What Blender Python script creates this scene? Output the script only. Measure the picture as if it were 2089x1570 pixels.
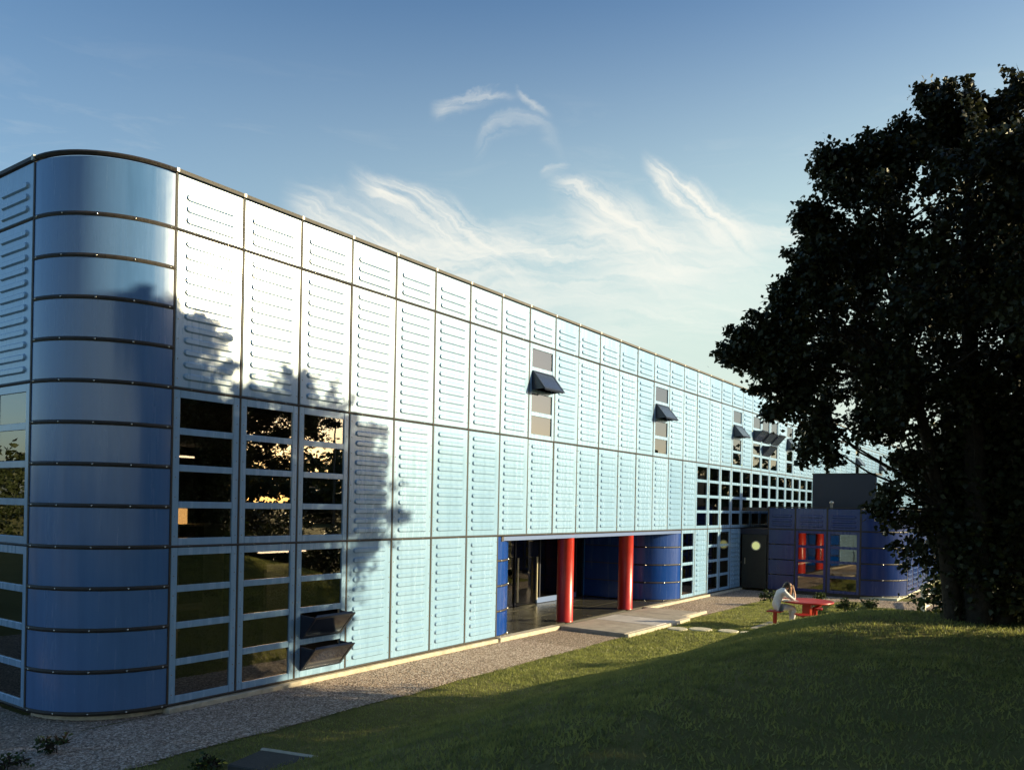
import bpy, math, random
import numpy as np
from mathutils import Vector, Matrix

random.seed(7)
RNG = np.random.default_rng(11)
PI = math.pi
sc = bpy.context.scene
COL = sc.collection
for _o in list(sc.objects):
    bpy.data.objects.remove(_o)

# ------------------------------------------------------------------ camera
CAM = Vector((-6.97406, -11.21, 3.11503))
YAW = 0.612354                      # angle of the view direction from +X, in the horizontal plane
ROLL = 0.0192
cd = bpy.data.cameras.new("camera")
cam = bpy.data.objects.new("camera", cd)
COL.objects.link(cam)
cd.sensor_width = 36.0
cd.lens = 36.0 * 1640.33 / 2089.0
cd.shift_y = (1031.19 - 785.0) / 2089.0
cd.clip_start = 0.05
cd.clip_end = 3000
cam.matrix_world = (Matrix.Translation(CAM) @ Matrix.Rotation(YAW - PI / 2, 4, 'Z')
                    @ Matrix.Rotation(PI / 2, 4, 'X') @ Matrix.Rotation(ROLL, 4, 'Z'))
sc.camera = cam
FW = Vector((math.cos(YAW), math.sin(YAW), 0))
RT = Vector((math.sin(YAW), -math.cos(YAW), 0))

# ------------------------------------------------------------------ view
sc.view_settings.view_transform = 'Standard'
sc.view_settings.look = 'None'
sc.view_settings.gamma = 1.0
sc.view_settings.exposure = 0.95
sc.view_settings.use_curve_mapping = False
sc.render.engine = 'CYCLES'
sc.cycles.max_bounces = 6
sc.cycles.transparent_max_bounces = 12
sc.cycles.diffuse_bounces = 2
sc.cycles.glossy_bounces = 3
sc.cycles.use_denoising = True

# ------------------------------------------------------------------ sun and sky
SUN_EL = math.radians(15.5)
SUN_H = Vector((0.572, -0.820, 0)).normalized()
SUN = Vector((SUN_H.x * math.cos(SUN_EL), SUN_H.y * math.cos(SUN_EL), math.sin(SUN_EL)))
sl = bpy.data.lights.new("sun", 'SUN')
sl.energy = 5.0
sl.angle = math.radians(0.55)
sl.color = (1.0, 0.84, 0.50)
so = bpy.data.objects.new("sun", sl)
COL.objects.link(so)
so.rotation_mode = 'QUATERNION'
so.rotation_quaternion = SUN.to_track_quat('Z', 'Y')

world = bpy.data.worlds.new("World")
sc.world = world
world.use_nodes = True
wt = world.node_tree
wt.nodes.clear()


class NB:
    """small helper for node trees"""
    def __init__(s, tree):
        s.t = tree

    def n(s, kind, **kw):
        x = s.t.nodes.new(kind)
        for k, v in kw.items():
            setattr(x, k, v)
        return x

    def put(s, sock, v):
        if hasattr(v, 'is_output') or isinstance(v, bpy.types.NodeSocket):
            s.t.links.new(v, sock)
        else:
            sock.default_value = v

    def m(s, op, a, b=0.0, c=None, clamp=False):
        x = s.n('ShaderNodeMath', operation=op)
        x.use_clamp = clamp
        s.put(x.inputs[0], a)
        s.put(x.inputs[1], b)
        if c is not None:
            s.put(x.inputs[2], c)
        return x.outputs[0]

    def noise(s, vec, scale, detail=4, rough=0.55, dist=0.0):
        x = s.n('ShaderNodeTexNoise')
        if vec is not None:
            s.put(x.inputs['Vector'], vec)
        x.inputs['Scale'].default_value = scale
        x.inputs['Detail'].default_value = detail
        x.inputs['Roughness'].default_value = rough
        x.inputs['Distortion'].default_value = dist
        return x.outputs['Fac']

    def ramp(s, fac, stops, interp='LINEAR'):
        x = s.n('ShaderNodeValToRGB')
        x.color_ramp.interpolation = interp
        e = x.color_ramp.elements
        while len(e) < len(stops):
            e.new(0.5)
        for i, (p, c) in enumerate(stops):
            e[i].position = p
            e[i].color = c if len(c) == 4 else (*c, 1)
        s.put(x.inputs[0], fac)
        return x.outputs[0]

    def maprange(s, v, a, b, c, d, smooth=False):
        x = s.n('ShaderNodeMapRange')
        if smooth:
            x.interpolation_type = 'SMOOTHSTEP'
        s.put(x.inputs[0], v)
        for i, q in enumerate((a, b, c, d)):
            s.put(x.inputs[1 + i], q)
        return x.outputs[0]

    def mix(s, fac, a, b, mode='MIX'):
        x = s.n('ShaderNodeMix', data_type='RGBA', blend_type=mode)
        s.put(x.inputs[0], fac)
        s.put(x.inputs[6], a if not isinstance(a, tuple) else (*a, 1)[:4])
        s.put(x.inputs[7], b if not isinstance(b, tuple) else (*b, 1)[:4])
        return x.outputs[2]


W = NB(wt)
sky = W.n('ShaderNodeTexSky', sky_type='NISHITA')
sky.sun_disc = False
sky.sun_elevation = SUN_EL
sky.sun_rotation = math.atan2(SUN_H.x, SUN_H.y)
sky.air_density = 1.0
sky.dust_density = 1.4
sky.ozone_density = 3.0
tc = W.n('ShaderNodeTexCoord')
rot = W.n('ShaderNodeVectorRotate', rotation_type='Z_AXIS')
W.put(rot.inputs['Vector'], tc.outputs['Generated'])
rot.inputs['Angle'].default_value = PI / 2 - YAW
sep = W.n('ShaderNodeSeparateXYZ')
W.put(sep.inputs[0], rot.outputs[0])
AZ = W.m('ARCTAN2', sep.outputs[0], sep.outputs[1])
EL = W.m('ARCSINE', sep.outputs[2])
comb = W.n('ShaderNodeCombineXYZ')
W.put(comb.inputs[0], AZ)
W.put(comb.inputs[1], EL)
# streaky noise, the fibres run along the sheets and dip a little
mp = W.n('ShaderNodeMapping')
W.put(mp.inputs['Vector'], comb.outputs[0])
mp.inputs['Rotation'].default_value = (0, 0, 0.28)
mp.inputs['Scale'].default_value = (5.0, 30.0, 1)
fib = W.noise(mp.outputs[0], 1.0, 7, 0.62, 0.9)
mp2 = W.n('ShaderNodeMapping')
W.put(mp2.inputs['Vector'], comb.outputs[0])
mp2.inputs['Scale'].default_value = (11.0, 20.0, 1)
puff = W.noise(mp2.outputs[0], 1.0, 6, 0.6, 0.4)
wob = W.m('MULTIPLY', W.m('SUBTRACT', puff, 0.5), 0.05)
WISPS = [(-0.194, -0.0241, 0.3776, -0.2671, -0.8298, 0.0098, 0.0244, 1.0), (-0.2712, -0.0933, 0.3375, -0.1018, -1.3426, 0.0244, 0.0366, 0.75), (-0.224, 0.2189, 0.2747, 0.2101, -0.2449, 0.0274, 0.0305, 0.7), (0.0474, 0.1722, 0.3836, -0.3173, -2.0644, 0.0098, 0.0256, 0.85), (0.1615, 0.2647, 0.3953, -0.5925, -0.8996, 0.011, 0.0183, 0.95), (0.23, 0.3531, 0.3414, -0.4865, 2.3175, 0.0122, 0.0049, 0.7), (-0.0926, 0.2993, 0.243, 0.2118, -0.2911, 0.0134, 0.0183, 0.45), (-0.1033, -0.0278, 0.4566, 0.3969, -2.1487, 0.0085, 0.0061, 0.5), (-0.0005, 0.0304, 0.4797, -0.7046, 0.8096, 0.0043, 0.0043, 0.35), (-0.048, 0.0308, 0.4233, 1.2331, -12.1852, 0.0122, 0.0098, 0.28), (0.0306, 0.0572, 0.4013, 0.3343, -7.4452, 0.0055, 0.0049, 0.4), (-0.0315, 0.3224, 0.2219, 0.1217, -0.293, 0.0183, 0.0183, 0.35), (0.0756, 0.2367, 0.341, -0.3203, 0.345, 0.0183, 0.0219, 0.6)]
clear = 1.0
for i_, (a0, a1, e0, k1, k2, w0, w1, s_) in enumerate(WISPS):
    t = W.m('SUBTRACT', AZ, a0)
    curve = W.m('ADD', W.m('MULTIPLY', t, W.m('MULTIPLY_ADD', t, k2, k1)), e0)
    off = W.m('SUBTRACT', W.m('ADD', EL, wob), curve)
    big = w1 > 0.012
    k = 1.75 if big else 1.25
    wid = W.maprange(t, 0.0, a1 - a0, w0 * k, w1 * k)
    q = W.m('DIVIDE', off, wid)
    # brighter along the upper edge, trailing off below
    q = W.m('MULTIPLY', q, W.maprange(q, -0.3, 0.3, 0.72, 1.35))
    band = W.maprange(W.m('ABSOLUTE', q), 0.0, 1.35, 1.0, 0.0, True)
    span = a1 - a0
    ends = W.m('MULTIPLY', W.maprange(t, -0.10 * span - 0.004, 0.16 * span, 0.0, 1.0, True),
               W.maprange(t, 0.6 * span, 1.5 * span, 1.0, 0.0, True))
    m_ = W.m('MULTIPLY', W.m('MULTIPLY', band, ends), s_)
    fc = W.n('ShaderNodeCombineXYZ')
    W.put(fc.inputs[0], W.m('MULTIPLY', t, 7.0))
    W.put(fc.inputs[1], W.m('MULTIPLY', W.m('ADD', off, W.m('MULTIPLY', t, 0.10)), 62.0))
    fc.inputs[2].default_value = i_ * 3.7
    fb = W.noise(fc.outputs[0], 1.0, 6, 0.62, 0.5)
    m_ = W.m('MULTIPLY', m_, W.maprange(fb, 0.34, 0.66, 0.06, 1.15), clamp=True)
    clear = W.m('MULTIPLY', clear, W.m('SUBTRACT', 1.0, m_))
cover = W.m('MULTIPLY', W.m('SUBTRACT', 1.0, clear), 1.1, clamp=True)
# thin cirrus veil everywhere else, a few fibres low down all round the sky
veil = W.m('MULTIPLY', W.maprange(fib, 0.55, 0.8, 0.0, 0.25),
           W.m('MULTIPLY', W.maprange(EL, 0.0, 0.16, 0.0, 1.0), W.maprange(EL, 0.3, 0.5, 1.0, 0.0)))
cover = W.m('MAXIMUM', cover, veil)
cover = W.m('MULTIPLY', cover, 0.9)
# pale evening haze towards the horizon, the same all round
toward = W.n('ShaderNodeVectorMath', operation='DOT_PRODUCT')
W.put(toward.inputs[0], tc.outputs['Generated'])
toward.inputs[1].default_value = (SUN_H.x, SUN_H.y, 0)
hz = W.m('MULTIPLY', W.maprange(EL, 0.15, 0.67, 1.0, 0.0, True), W.m('MULTIPLY_ADD', toward.outputs['Value'], 0.95, 0.88), clamp=True)
hs = W.n('ShaderNodeHueSaturation')
hs.inputs['Saturation'].default_value = 1.15
W.put(hs.inputs['Color'], sky.outputs[0])
lum = W.n('ShaderNodeRGBToBW')
W.put(lum.inputs[0], sky.outputs[0])
cl = W.n('ShaderNodeMix', data_type='RGBA', blend_type='MULTIPLY')
cl.inputs[0].default_value = 1.0
W.put(cl.inputs[6], W.m('ADD', W.m('MULTIPLY', lum.outputs[0], 0.6), 4.7))
cl.inputs[7].default_value = (1.0, 0.98, 0.88, 1)
bg = W.n('ShaderNodeBackground')
hazec = W.n('ShaderNodeVectorMath', operation='SCALE')
hazec.inputs['Scale'].default_value = 5.0
W.put(hazec.inputs[0], W.ramp(W.maprange(EL, 0.12, 0.62, 0.0, 1.0), [(0.0, (0.86, 1.0, 0.88)), (0.35, (0.70, 0.92, 0.90)), (1.0, (0.56, 0.76, 0.90))]))
hazy = W.mix(hz, hs.outputs[0], hazec.outputs[0], 'LIGHTEN')
W.put(bg.inputs[0], W.mix(cover, hazy, cl.outputs[2]))
bg.inputs[1].default_value = 0.09
wo = W.n('ShaderNodeOutputWorld')
wt.links.new(bg.outputs[0], wo.inputs[0])


# ------------------------------------------------------------------ materials
MATS = {}


def mat(name, base, rough=0.5, spec=0.5, metal=0.0, coat=0.0, vary=0.0, vscale=6.0, bump=0.0, bscale=40.0, extra=None):
    m = bpy.data.materials.new(name)
    m.use_nodes = True
    N = NB(m.node_tree)
    b = m.node_tree.nodes['Principled BSDF']
    b.inputs['Roughness'].default_value = rough
    b.inputs['Specular IOR Level'].default_value = spec
    b.inputs['Metallic'].default_value = metal
    b.inputs['Coat Weight'].default_value = coat
    b.inputs['Coat Roughness'].default_value = 0.12
    tcx = N.n('ShaderNodeTexCoord').outputs['Object']
    if vary:
        f = N.noise(tcx, vscale, 5, 0.6)
        lo = tuple(max(0, c * (1 - vary)) for c in base)
        hi = tuple(min(1, c * (1 + vary)) for c in base)
        N.put(b.inputs['Base Color'], N.ramp(f, [(0.3, lo), (0.7, hi)]))
        N.put(b.inputs['Roughness'], N.maprange(f, 0.3, 0.7, rough * 0.88, min(1, rough * 1.12)))
    else:
        b.inputs['Base Color'].default_value = (*base, 1)
    if bump:
        bp = N.n('ShaderNodeBump')
        bp.inputs['Strength'].default_value = bump
        bp.inputs['Distance'].default_value = 0.02
        N.put(bp.inputs['Height'], N.noise(tcx, bscale, 4, 0.6))
        N.put(b.inputs['Normal'], bp.outputs[0])
    if extra:
        extra(N, b, tcx)
    MATS[name] = m
    return m


def emit(name, col, st):
    m = bpy.data.materials.new(name)
    m.use_nodes = True
    b = m.node_tree.nodes['Principled BSDF']
    b.inputs['Base Color'].default_value = (*col, 1)
    b.inputs['Emission Color'].default_value = (*col, 1)
    b.inputs['Emission Strength'].default_value = st
    return m


def glass(name, tint, f0):
    m = bpy.data.materials.new(name)
    m.use_nodes = True
    t = m.node_tree
    t.nodes.clear()
    N = NB(t)
    lw = N.n('ShaderNodeFresnel')
    lw.inputs['IOR'].default_value = 1.5
    fac = N.m('ADD', N.m('MULTIPLY', lw.outputs[0], 1.0 - f0), f0, clamp=True)
    tr = N.n('ShaderNodeBsdfTransparent')
    tr.inputs[0].default_value = (*tint, 1)
    gl = N.n('ShaderNodeBsdfGlossy')
    gl.inputs['Roughness'].default_value = 0.0
    gl.inputs['Color'].default_value = (1.0, 0.93, 0.86, 1)
    bp = N.n('ShaderNodeBump')
    bp.inputs['Strength'].default_value = 0.02
    bp.inputs['Distance'].default_value = 0.02
    N.put(bp.inputs['Height'], N.noise(N.n('ShaderNodeTexCoord').outputs['Object'], 2.0, 1, 0.4))
    N.put(gl.inputs['Normal'], bp.outputs[0])
    mx = N.n('ShaderNodeMixShader')
    N.put(mx.inputs[0], fac)
    t.links.new(tr.outputs[0], mx.inputs[1])
    t.links.new(gl.outputs[0], mx.inputs[2])
    out = N.n('ShaderNodeOutputMaterial')
    t.links.new(mx.outputs[0], out.inputs[0])
    return m


def grime_deep(N, b, tcx):
    grime(N, b, tcx, 0.20)


def grime(N, b, tcx, r0=0.19):
    """faint vertical rain streaks and dust in the gloss of the enamel"""
    mpx = N.n('ShaderNodeMapping')
    N.put(mpx.inputs['Vector'], tcx)
    mpx.inputs['Scale'].default_value = (9.0, 9.0, 0.7)
    f = N.noise(mpx.outputs[0], 1.0, 5, 0.6)
    oi = N.n('ShaderNodeObjectInfo').outputs['Random']
    N.put(b.inputs['Roughness'], N.m('ADD', N.maprange(f, 0.3, 0.7, r0, r0 + 0.08), N.m('MULTIPLY', oi, 0.05)))
    c = b.inputs['Base Color'].default_value[:]
    dark = tuple(x * 0.86 for x in c[:3])
    dusty = tuple(x * 0.95 + 0.02 for x in c[:3])
    col = N.ramp(f, [(0.25, dark), (0.5, c[:3]), (0.8, dusty)])
    br = N.n('ShaderNodeBrightContrast')
    N.put(br.inputs['Color'], col)
    N.put(br.inputs['Bright'], N.m('MULTIPLY', N.m('SUBTRACT', oi, 0.5), 0.03))
    N.put(b.inputs['Base Color'], br.outputs[0])
    w = N.n('ShaderNodeBump')
    w.inputs['Strength'].default_value = 0.11
    w.inputs['Distance'].default_value = 0.05
    N.put(w.inputs['Height'], N.noise(tcx, 1.3, 3, 0.5))
    N.put(b.inputs['Normal'], w.outputs[0])


M_LIGHT = mat("pale_blue_enamel", (0.235, 0.39, 0.585), 0.36, 0.7, coat=0.3, extra=grime)
M_CORNER = mat("shaded_pale_enamel", (0.082, 0.185, 0.40), 0.3, 0.8, coat=0.4, extra=grime)  # the pale blue paint again, with the corner's shade put into its colour
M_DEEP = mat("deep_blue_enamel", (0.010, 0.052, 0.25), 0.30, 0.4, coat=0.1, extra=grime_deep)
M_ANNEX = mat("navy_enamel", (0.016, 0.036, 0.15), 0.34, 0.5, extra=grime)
M_NAVY = mat("dark_navy_sheet", (0.010, 0.014, 0.032), 0.5, vary=0.2)
M_GASKET = mat("black_rubber_gasket", (0.028, 0.022, 0.018), 0.55, 0.5, bump=0.5, bscale=60)
M_BOLT = mat("steel_bolt", (0.75, 0.70, 0.6), 0.22, metal=1.0)
M_CLIP = mat("aluminium_clip", (0.45, 0.44, 0.40), 0.5, metal=0.3)
M_GLASS = glass("bronze_glass", (0.56, 0.52, 0.47), 0.18)
M_GLASSA = glass("annexe_glass", (0.6, 0.62, 0.6), 0.09)
M_CLEAR = glass("entrance_glass", (0.62, 0.66, 0.62), 0.05)
M_HOODF = mat("dark_sash_metal", (0.02, 0.025, 0.045), 0.35, 0.5)
M_HOODT = mat("tinted_sash_glass", (0.03, 0.04, 0.075), 0.12, 0.6)
M_RED = mat("red_enamel", (0.40, 0.022, 0.014), 0.32, 0.5, vary=0.12, vscale=3)
M_CONC = mat("pale_concrete", (0.50, 0.44, 0.35), 0.85, 0.2, vary=0.25, vscale=7, bump=0.3, bscale=50)
M_PAVE = mat("paving_concrete", (0.34, 0.30, 0.26), 0.85, 0.2, vary=0.22, vscale=3, bump=0.3, bscale=60)
M_PAVE2 = mat("pale_paving_concrete", (0.46, 0.43, 0.42), 0.85, 0.2, vary=0.18, vscale=3, bump=0.3, bscale=60)
M_STONE = mat("stepping_stone_concrete", (0.5, 0.46, 0.36), 0.9, 0.2, vary=0.2, vscale=5, bump=0.4, bscale=40)
M_TILE = mat("dark_floor_tile", (0.055, 0.052, 0.042), 0.25, 0.5, vary=0.3, vscale=2)
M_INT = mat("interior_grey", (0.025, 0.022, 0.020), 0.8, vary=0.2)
M_INTW = mat("interior_pale", (0.55, 0.55, 0.45), 0.7, vary=0.1)
M_SILL = mat("powder_blue_metal", (0.12, 0.18, 0.36), 0.35, 0.5)
M_BRASS = mat("pale_door_bar", (0.55, 0.5, 0.36), 0.4, metal=0.3)
M_DOOR = mat("dark_green_door", (0.02, 0.022, 0.016), 0.5, vary=0.3)
M_TUBE = emit("fluorescent_tube", (1.0, 0.85, 0.62), 3.5)
M_LAMPW = emit("warm_lamp", (1.0, 0.6, 0.22), 1.6)
M_PORT = emit("lit_porthole", (0.8, 0.85, 0.35), 0.28)
M_ROOF = mat("roof_felt", (0.08, 0.08, 0.08), 0.9)
M_BARK = mat("bark", (0.045, 0.035, 0.025), 0.9, 0.2, vary=0.4, vscale=12, bump=0.8, bscale=25)
M_POLE = mat("lamp_post_metal", (0.08, 0.08, 0.08), 0.6)
M_WHITE = mat("white_paint", (0.75, 0.72, 0.62), 0.5, vary=0.08)
M_PAPER = mat("paper", (0.8, 0.78, 0.68), 0.8)
M_SKIN = mat("skin", (0.50, 0.27, 0.17), 0.55, 0.4)
M_CLOTH = mat("white_cotton", (0.66, 0.66, 0.68), 0.85, 0.2, vary=0.08, vscale=14, bump=0.3, bscale=30)
M_HAIR = mat("dark_brown_hair", (0.018, 0.010, 0.007), 0.45, 0.4, bump=0.5, bscale=80)
M_SHOE = mat("pale_shoe", (0.45, 0.42, 0.4), 0.6)
M_FARB = mat("grey_blue_cladding", (0.16, 0.22, 0.30), 0.5, vary=0.15)
M_YEL = mat("yellow_petal", (0.6, 0.45, 0.03), 0.6)


def leafmat(name, base, transl=0.25):
    m = bpy.data.materials.new(name)
    m.use_nodes = True
    t = m.node_tree
    N = NB(t)
    b = t.nodes['Principled BSDF']
    b.inputs['Roughness'].default_value = 0.5
    b.inputs['Specular IOR Level'].default_value = 0.35
    f = N.noise(N.n('ShaderNodeTexCoord').outputs['Object'], 3.0, 3, 0.6)
    lo = tuple(c * 0.6 for c in base)
    hi = (base[0] * 1.5, base[1] * 1.35, base[2] * 1.1)
    c = N.ramp(f, [(0.3, lo), (0.7, hi)])
    N.put(b.inputs['Base Color'], c)
    tl = N.n('ShaderNodeBsdfTranslucent')
    N.put(tl.inputs[0], c)
    mx = N.n('ShaderNodeMixShader')
    mx.inputs[0].default_value = transl
    t.links.new(b.outputs[0], mx.inputs[1])
    t.links.new(tl.outputs[0], mx.inputs[2])
    t.links.new(mx.outputs[0], t.nodes['Material Output'].inputs[0])
    return m


M_LEAF = leafmat("dark_maple_leaf", (0.032, 0.038, 0.015), 0.15)
M_LEAF2 = leafmat("undergrowth_leaf", (0.032, 0.040, 0.015), 0.12)
M_SHRUB = leafmat("shrub_leaf", (0.05, 0.08, 0.025), 0.2)
M_FARLEAF = leafmat("far_leaf", (0.03, 0.045, 0.015), 0.1)
M_GRASS = leafmat("grass_blade", (0.23, 0.265, 0.095), 0.5)


def ground_extra(N, b, tcx):
    f1 = N.noise(tcx, 0.7, 5, 0.6)
    f2 = N.noise(tcx, 14.0, 5, 0.7)
    c = N.mix(f2, N.ramp(f1, [(0.3, (0.13, 0.14, 0.04)), (0.7, (0.20, 0.20, 0.065))]), (0.20, 0.18, 0.075))
    N.put(b.inputs['Base Color'], c)
    bp = N.n('ShaderNodeBump')
    bp.inputs['Strength'].default_value = 0.9
    bp.inputs['Distance'].default_value = 0.05
    N.put(bp.inputs['Height'], N.noise(tcx, 35.0, 4, 0.75))
    N.put(b.inputs['Normal'], bp.outputs[0])


M_LAWN = mat("lawn_turf", (0.05, 0.08, 0.02), 0.95, 0.1, extra=ground_extra)


def gravel_extra(N, b, tcx):
    v = N.n('ShaderNodeTexVoronoi')
    v.inputs['Scale'].default_value = 38.0
    N.put(v.inputs['Vector'], tcx)
    h = N.n('ShaderNodeRGBToBW')
    N.put(h.inputs[0], v.outputs['Color'])
    N.put(b.inputs['Base Color'], N.ramp(h.outputs[0], [(0.1, (0.13, 0.095, 0.075)), (0.5, (0.30, 0.23, 0.175)), (0.9, (0.50, 0.40, 0.31))]))
    bp = N.n('ShaderNodeBump')
    bp.inputs['Strength'].default_value = 1.0
    bp.inputs['Distance'].default_value = 0.02
    bp.invert = True
    N.put(bp.inputs['Height'], v.outputs['Distance'])
    N.put(b.inputs['Normal'], bp.outputs[0])


M_GRAVEL = mat("gravel", (0.25, 0.2, 0.17), 0.9, 0.2, extra=gravel_extra)


def pebble_extra(N, b, tcx):
    v = N.n('ShaderNodeTexVoronoi')
    v.inputs['Scale'].default_value = 30.0
    N.put(v.inputs['Vector'], tcx)
    h = N.n('ShaderNodeRGBToBW')
    N.put(h.inputs[0], v.outputs['Color'])
    N.put(b.inputs['Base Color'], N.ramp(h.outputs[0], [(0.15, (0.28, 0.195, 0.15)), (0.5, (0.54, 0.41, 0.325)), (0.9, (0.74, 0.62, 0.52))]))


M_PEB = mat("pebble", (0.3, 0.24, 0.2), 0.85, 0.25, extra=pebble_extra)


# ------------------------------------------------------------------ mesh helpers
class MB:
    def __init__(s):
        s.v, s.f, s.mi, s.sm = [], [], [], []

    def add(s, verts, faces, mi=0, smooth=False):
        o = len(s.v)
        s.v += [tuple(p) for p in verts]
        s.f += [tuple(i + o for i in q) for q in faces]
        s.mi += [mi] * len(faces)
        s.sm += [smooth] * len(faces)
        return s

    def box(s, x0, x1, y0, y1, z0, z1, mi=0):
        v = [(x0, y0, z0), (x1, y0, z0), (x1, y1, z0), (x0, y1, z0), (x0, y0, z1), (x1, y0, z1), (x1, y1, z1), (x0, y1, z1)]
        f = [(0, 3, 2, 1), (4, 5, 6, 7), (0, 1, 5, 4), (1, 2, 6, 5), (2, 3, 7, 6), (3, 0, 4, 7)]
        return s.add(v, f, mi)

    def bbox(s, x0, x1, y0, y1, z0, z1, b=0.01, mi=0):
        """box with chamfered vertical and top edges"""
        v = []
        for z, e in ((z0, 0), (z1 - b, 0), (z1, b)):
            a0, a1, c0, c1 = x0 + e, x1 - e, y0 + e, y1 - e
            v += [(a0 + b, c0, z), (a1 - b, c0, z), (a1, c0 + b, z), (a1, c1 - b, z), (a1 - b, c1, z), (a0 + b, c1, z), (a0, c1 - b, z), (a0, c0 + b, z)]
        f = [tuple(range(7, -1, -1)), tuple(range(16, 24))]
        for r in (0, 8):
            for i in range(8):
                j = (i + 1) % 8
                f.append((r + i, r + j, r + 8 + j, r + 8 + i))
        return s.add(v, f, mi)

    def tube(s, pts, rads, n=8, mi=0, caps=True, smooth=True):
        pts = [Vector(p) for p in pts]
        rings = []
        for i, p in enumerate(pts):
            a = pts[max(i - 1, 0)]
            c = pts[min(i + 1, len(pts) - 1)]
            d = (c - a).normalized()
            u = d.cross(Vector((0, 0, 1)) if abs(d.z) < 0.95 else Vector((1, 0, 0))).normalized()
            w = d.cross(u)
            rings.append([p + (u * math.cos(2 * PI * k / n) + w * math.sin(2 * PI * k / n)) * rads[i] for k in range(n)])
        v = [q for r in rings for q in r]
        f = []
        for i in range(len(pts) - 1):
            for k in range(n):
                j = (k + 1) % n
                f.append((i * n + k, i * n + j, (i + 1) * n + j, (i + 1) * n + k))
        s.add(v, f, mi, smooth)
        if caps:
            o = len(v)
            s.add(rings[0], [tuple(range(n))], mi)
            s.add(rings[-1], [tuple(range(n - 1, -1, -1))], mi)
        return s

    def lathe(s, prof, cx=0, cy=0, n=24, mi=0, smooth=True, jitter=None):
        v = []
        for r, z in prof:
            for k in range(n):
                a = 2 * PI * k / n
                q = r * (1 + (jitter[k] if jitter else 0))
                v.append((cx + q * math.cos(a), cy + q * math.sin(a), z))
        f = []
        for i in range(len(prof) - 1):
            for k in range(n):
                j = (k + 1) % n
                f.append((i * n + k, i * n + j, (i + 1) * n + j, (i + 1) * n + k))
        s.add(v, f, mi, smooth)
        s.add(v[:n], [tuple(range(n - 1, -1, -1))], mi)
        s.add(v[-n:], [tuple(range(n))], mi)
        return s

    def xf(s, mtx):
        s.v = [tuple(mtx @ Vector(p)) for p in s.v]
        return s

    def mesh(s, name, mats):
        me = bpy.data.meshes.new(name)
        me.from_pydata(s.v, [], s.f)
        for m in (mats if isinstance(mats, (list, tuple)) else [mats]):
            me.materials.append(m)
        me.polygons.foreach_set('material_index', s.mi)
        me.polygons.foreach_set('use_smooth', s.sm)
        me.update()
        return me

    def build(s, name, mats, parent=None, loc=(0, 0, 0), rz=0.0):
        return link(name, s.mesh(name, mats), parent, loc, rz)


def link(name, me, parent=None, loc=(0, 0, 0), rz=0.0):
    o = bpy.data.objects.new(name, me)
    COL.objects.link(o)
    o.parent = parent
    o.location = loc
    o.rotation_euler = (0, 0, rz)
    return o


def tag(o, label=None, cat=None, group=None, kind=None):
    if label:
        o['label'] = label
    if cat:
        o['category'] = cat
    if group:
        o['group'] = group
    if kind:
        o['kind'] = kind
    return o


def thing(name, label, cat, loc=(0, 0, 0), rz=0.0, group=None):
    return tag(link(name, None, None, loc, rz), label, cat, group)


def npmesh(name, verts, faces, mats, mi=None, smooth=False):
    """mesh from numpy arrays, all faces with the same number of corners"""
    me = bpy.data.meshes.new(name)
    nv, nf, k = len(verts), len(faces), faces.shape[1]
    me.vertices.add(nv)
    me.vertices.foreach_set('co', np.ascontiguousarray(verts, dtype=np.float32).ravel())
    me.loops.add(nf * k)
    me.polygons.add(nf)
    me.loops.foreach_set('vertex_index', np.ascontiguousarray(faces, dtype=np.int32).ravel())
    me.polygons.foreach_set('loop_start', np.arange(0, nf * k, k, dtype=np.int32))
    me.polygons.foreach_set('loop_total', np.full(nf, k, dtype=np.int32))
    for m in (mats if isinstance(mats, (list, tuple)) else [mats]):
        me.materials.append(m)
    if smooth:
        me.polygons.foreach_set('use_smooth', np.ones(nf, dtype=bool))
    me.update(calc_edges=True)
    me.validate()
    return me


def leaf_arrays(cen, size, droop=0.5, flat=0.0):
    """folded leaves (4 triangles) at the points CEN with random direction"""
    n = len(cen)
    d = RNG.normal(size=(n, 3))
    d[:, 2] = d[:, 2] * 0.6 - droop
    d /= np.linalg.norm(d, axis=1, keepdims=True)
    u = RNG.normal(size=(n, 3))
    u[:, 2] *= (1 - flat)
    w = np.cross(d, u)
    w /= np.linalg.norm(w, axis=1, keepdims=True) + 1e-9
    nn = np.cross(w, d)
    L = size * RNG.uniform(0.6, 1.25, (n, 1))
    Wd = L * RNG.uniform(0.32, 0.46, (n, 1))
    base = cen
    mid = cen + d * L * 0.45 + nn * L * 0.06
    tip = cen + d * L - nn * L * 0.08
    l1 = cen + d * L * 0.40 + w * Wd
    r1 = cen + d * L * 0.40 - w * Wd
    v = np.stack([base, l1, tip, r1, mid], 1).reshape(-1, 3)
    o = (np.arange(n) * 5)[:, None]
    f = np.concatenate([o + np.array([[0, 4, 1]]), o + np.array([[1, 4, 2]]), o + np.array([[0, 3, 4]]), o + np.array([[3, 2, 4]])], 0)
    return v, f


def sm(t):
    t = np.clip(t, 0, 1)
    return t * t * (3 - 2 * t)


GZ = -0.12


def ground_h(X, Y):
    X = np.asarray(X, float)
    Y = np.asarray(Y, float)
    y0 = 2.5 + 0.085 * np.clip(X, 0, 14)
    h = 1.66 * sm((-Y - y0) / (8.9 - y0)) * (1 - sm((X - 7.0) / 7.6))
    h = h * (1 - 0.9 * sm((-Y - 30) / 40)) * (1 - 0.9 * sm((-X - 20) / 40))
    h = h + 0.035 * np.sin(X * 1.3 + 0.7 * Y) * np.sin(Y * 1.7 - 0.4 * X) * sm((-Y - 2.6) / 2)
    return h + GZ


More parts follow.
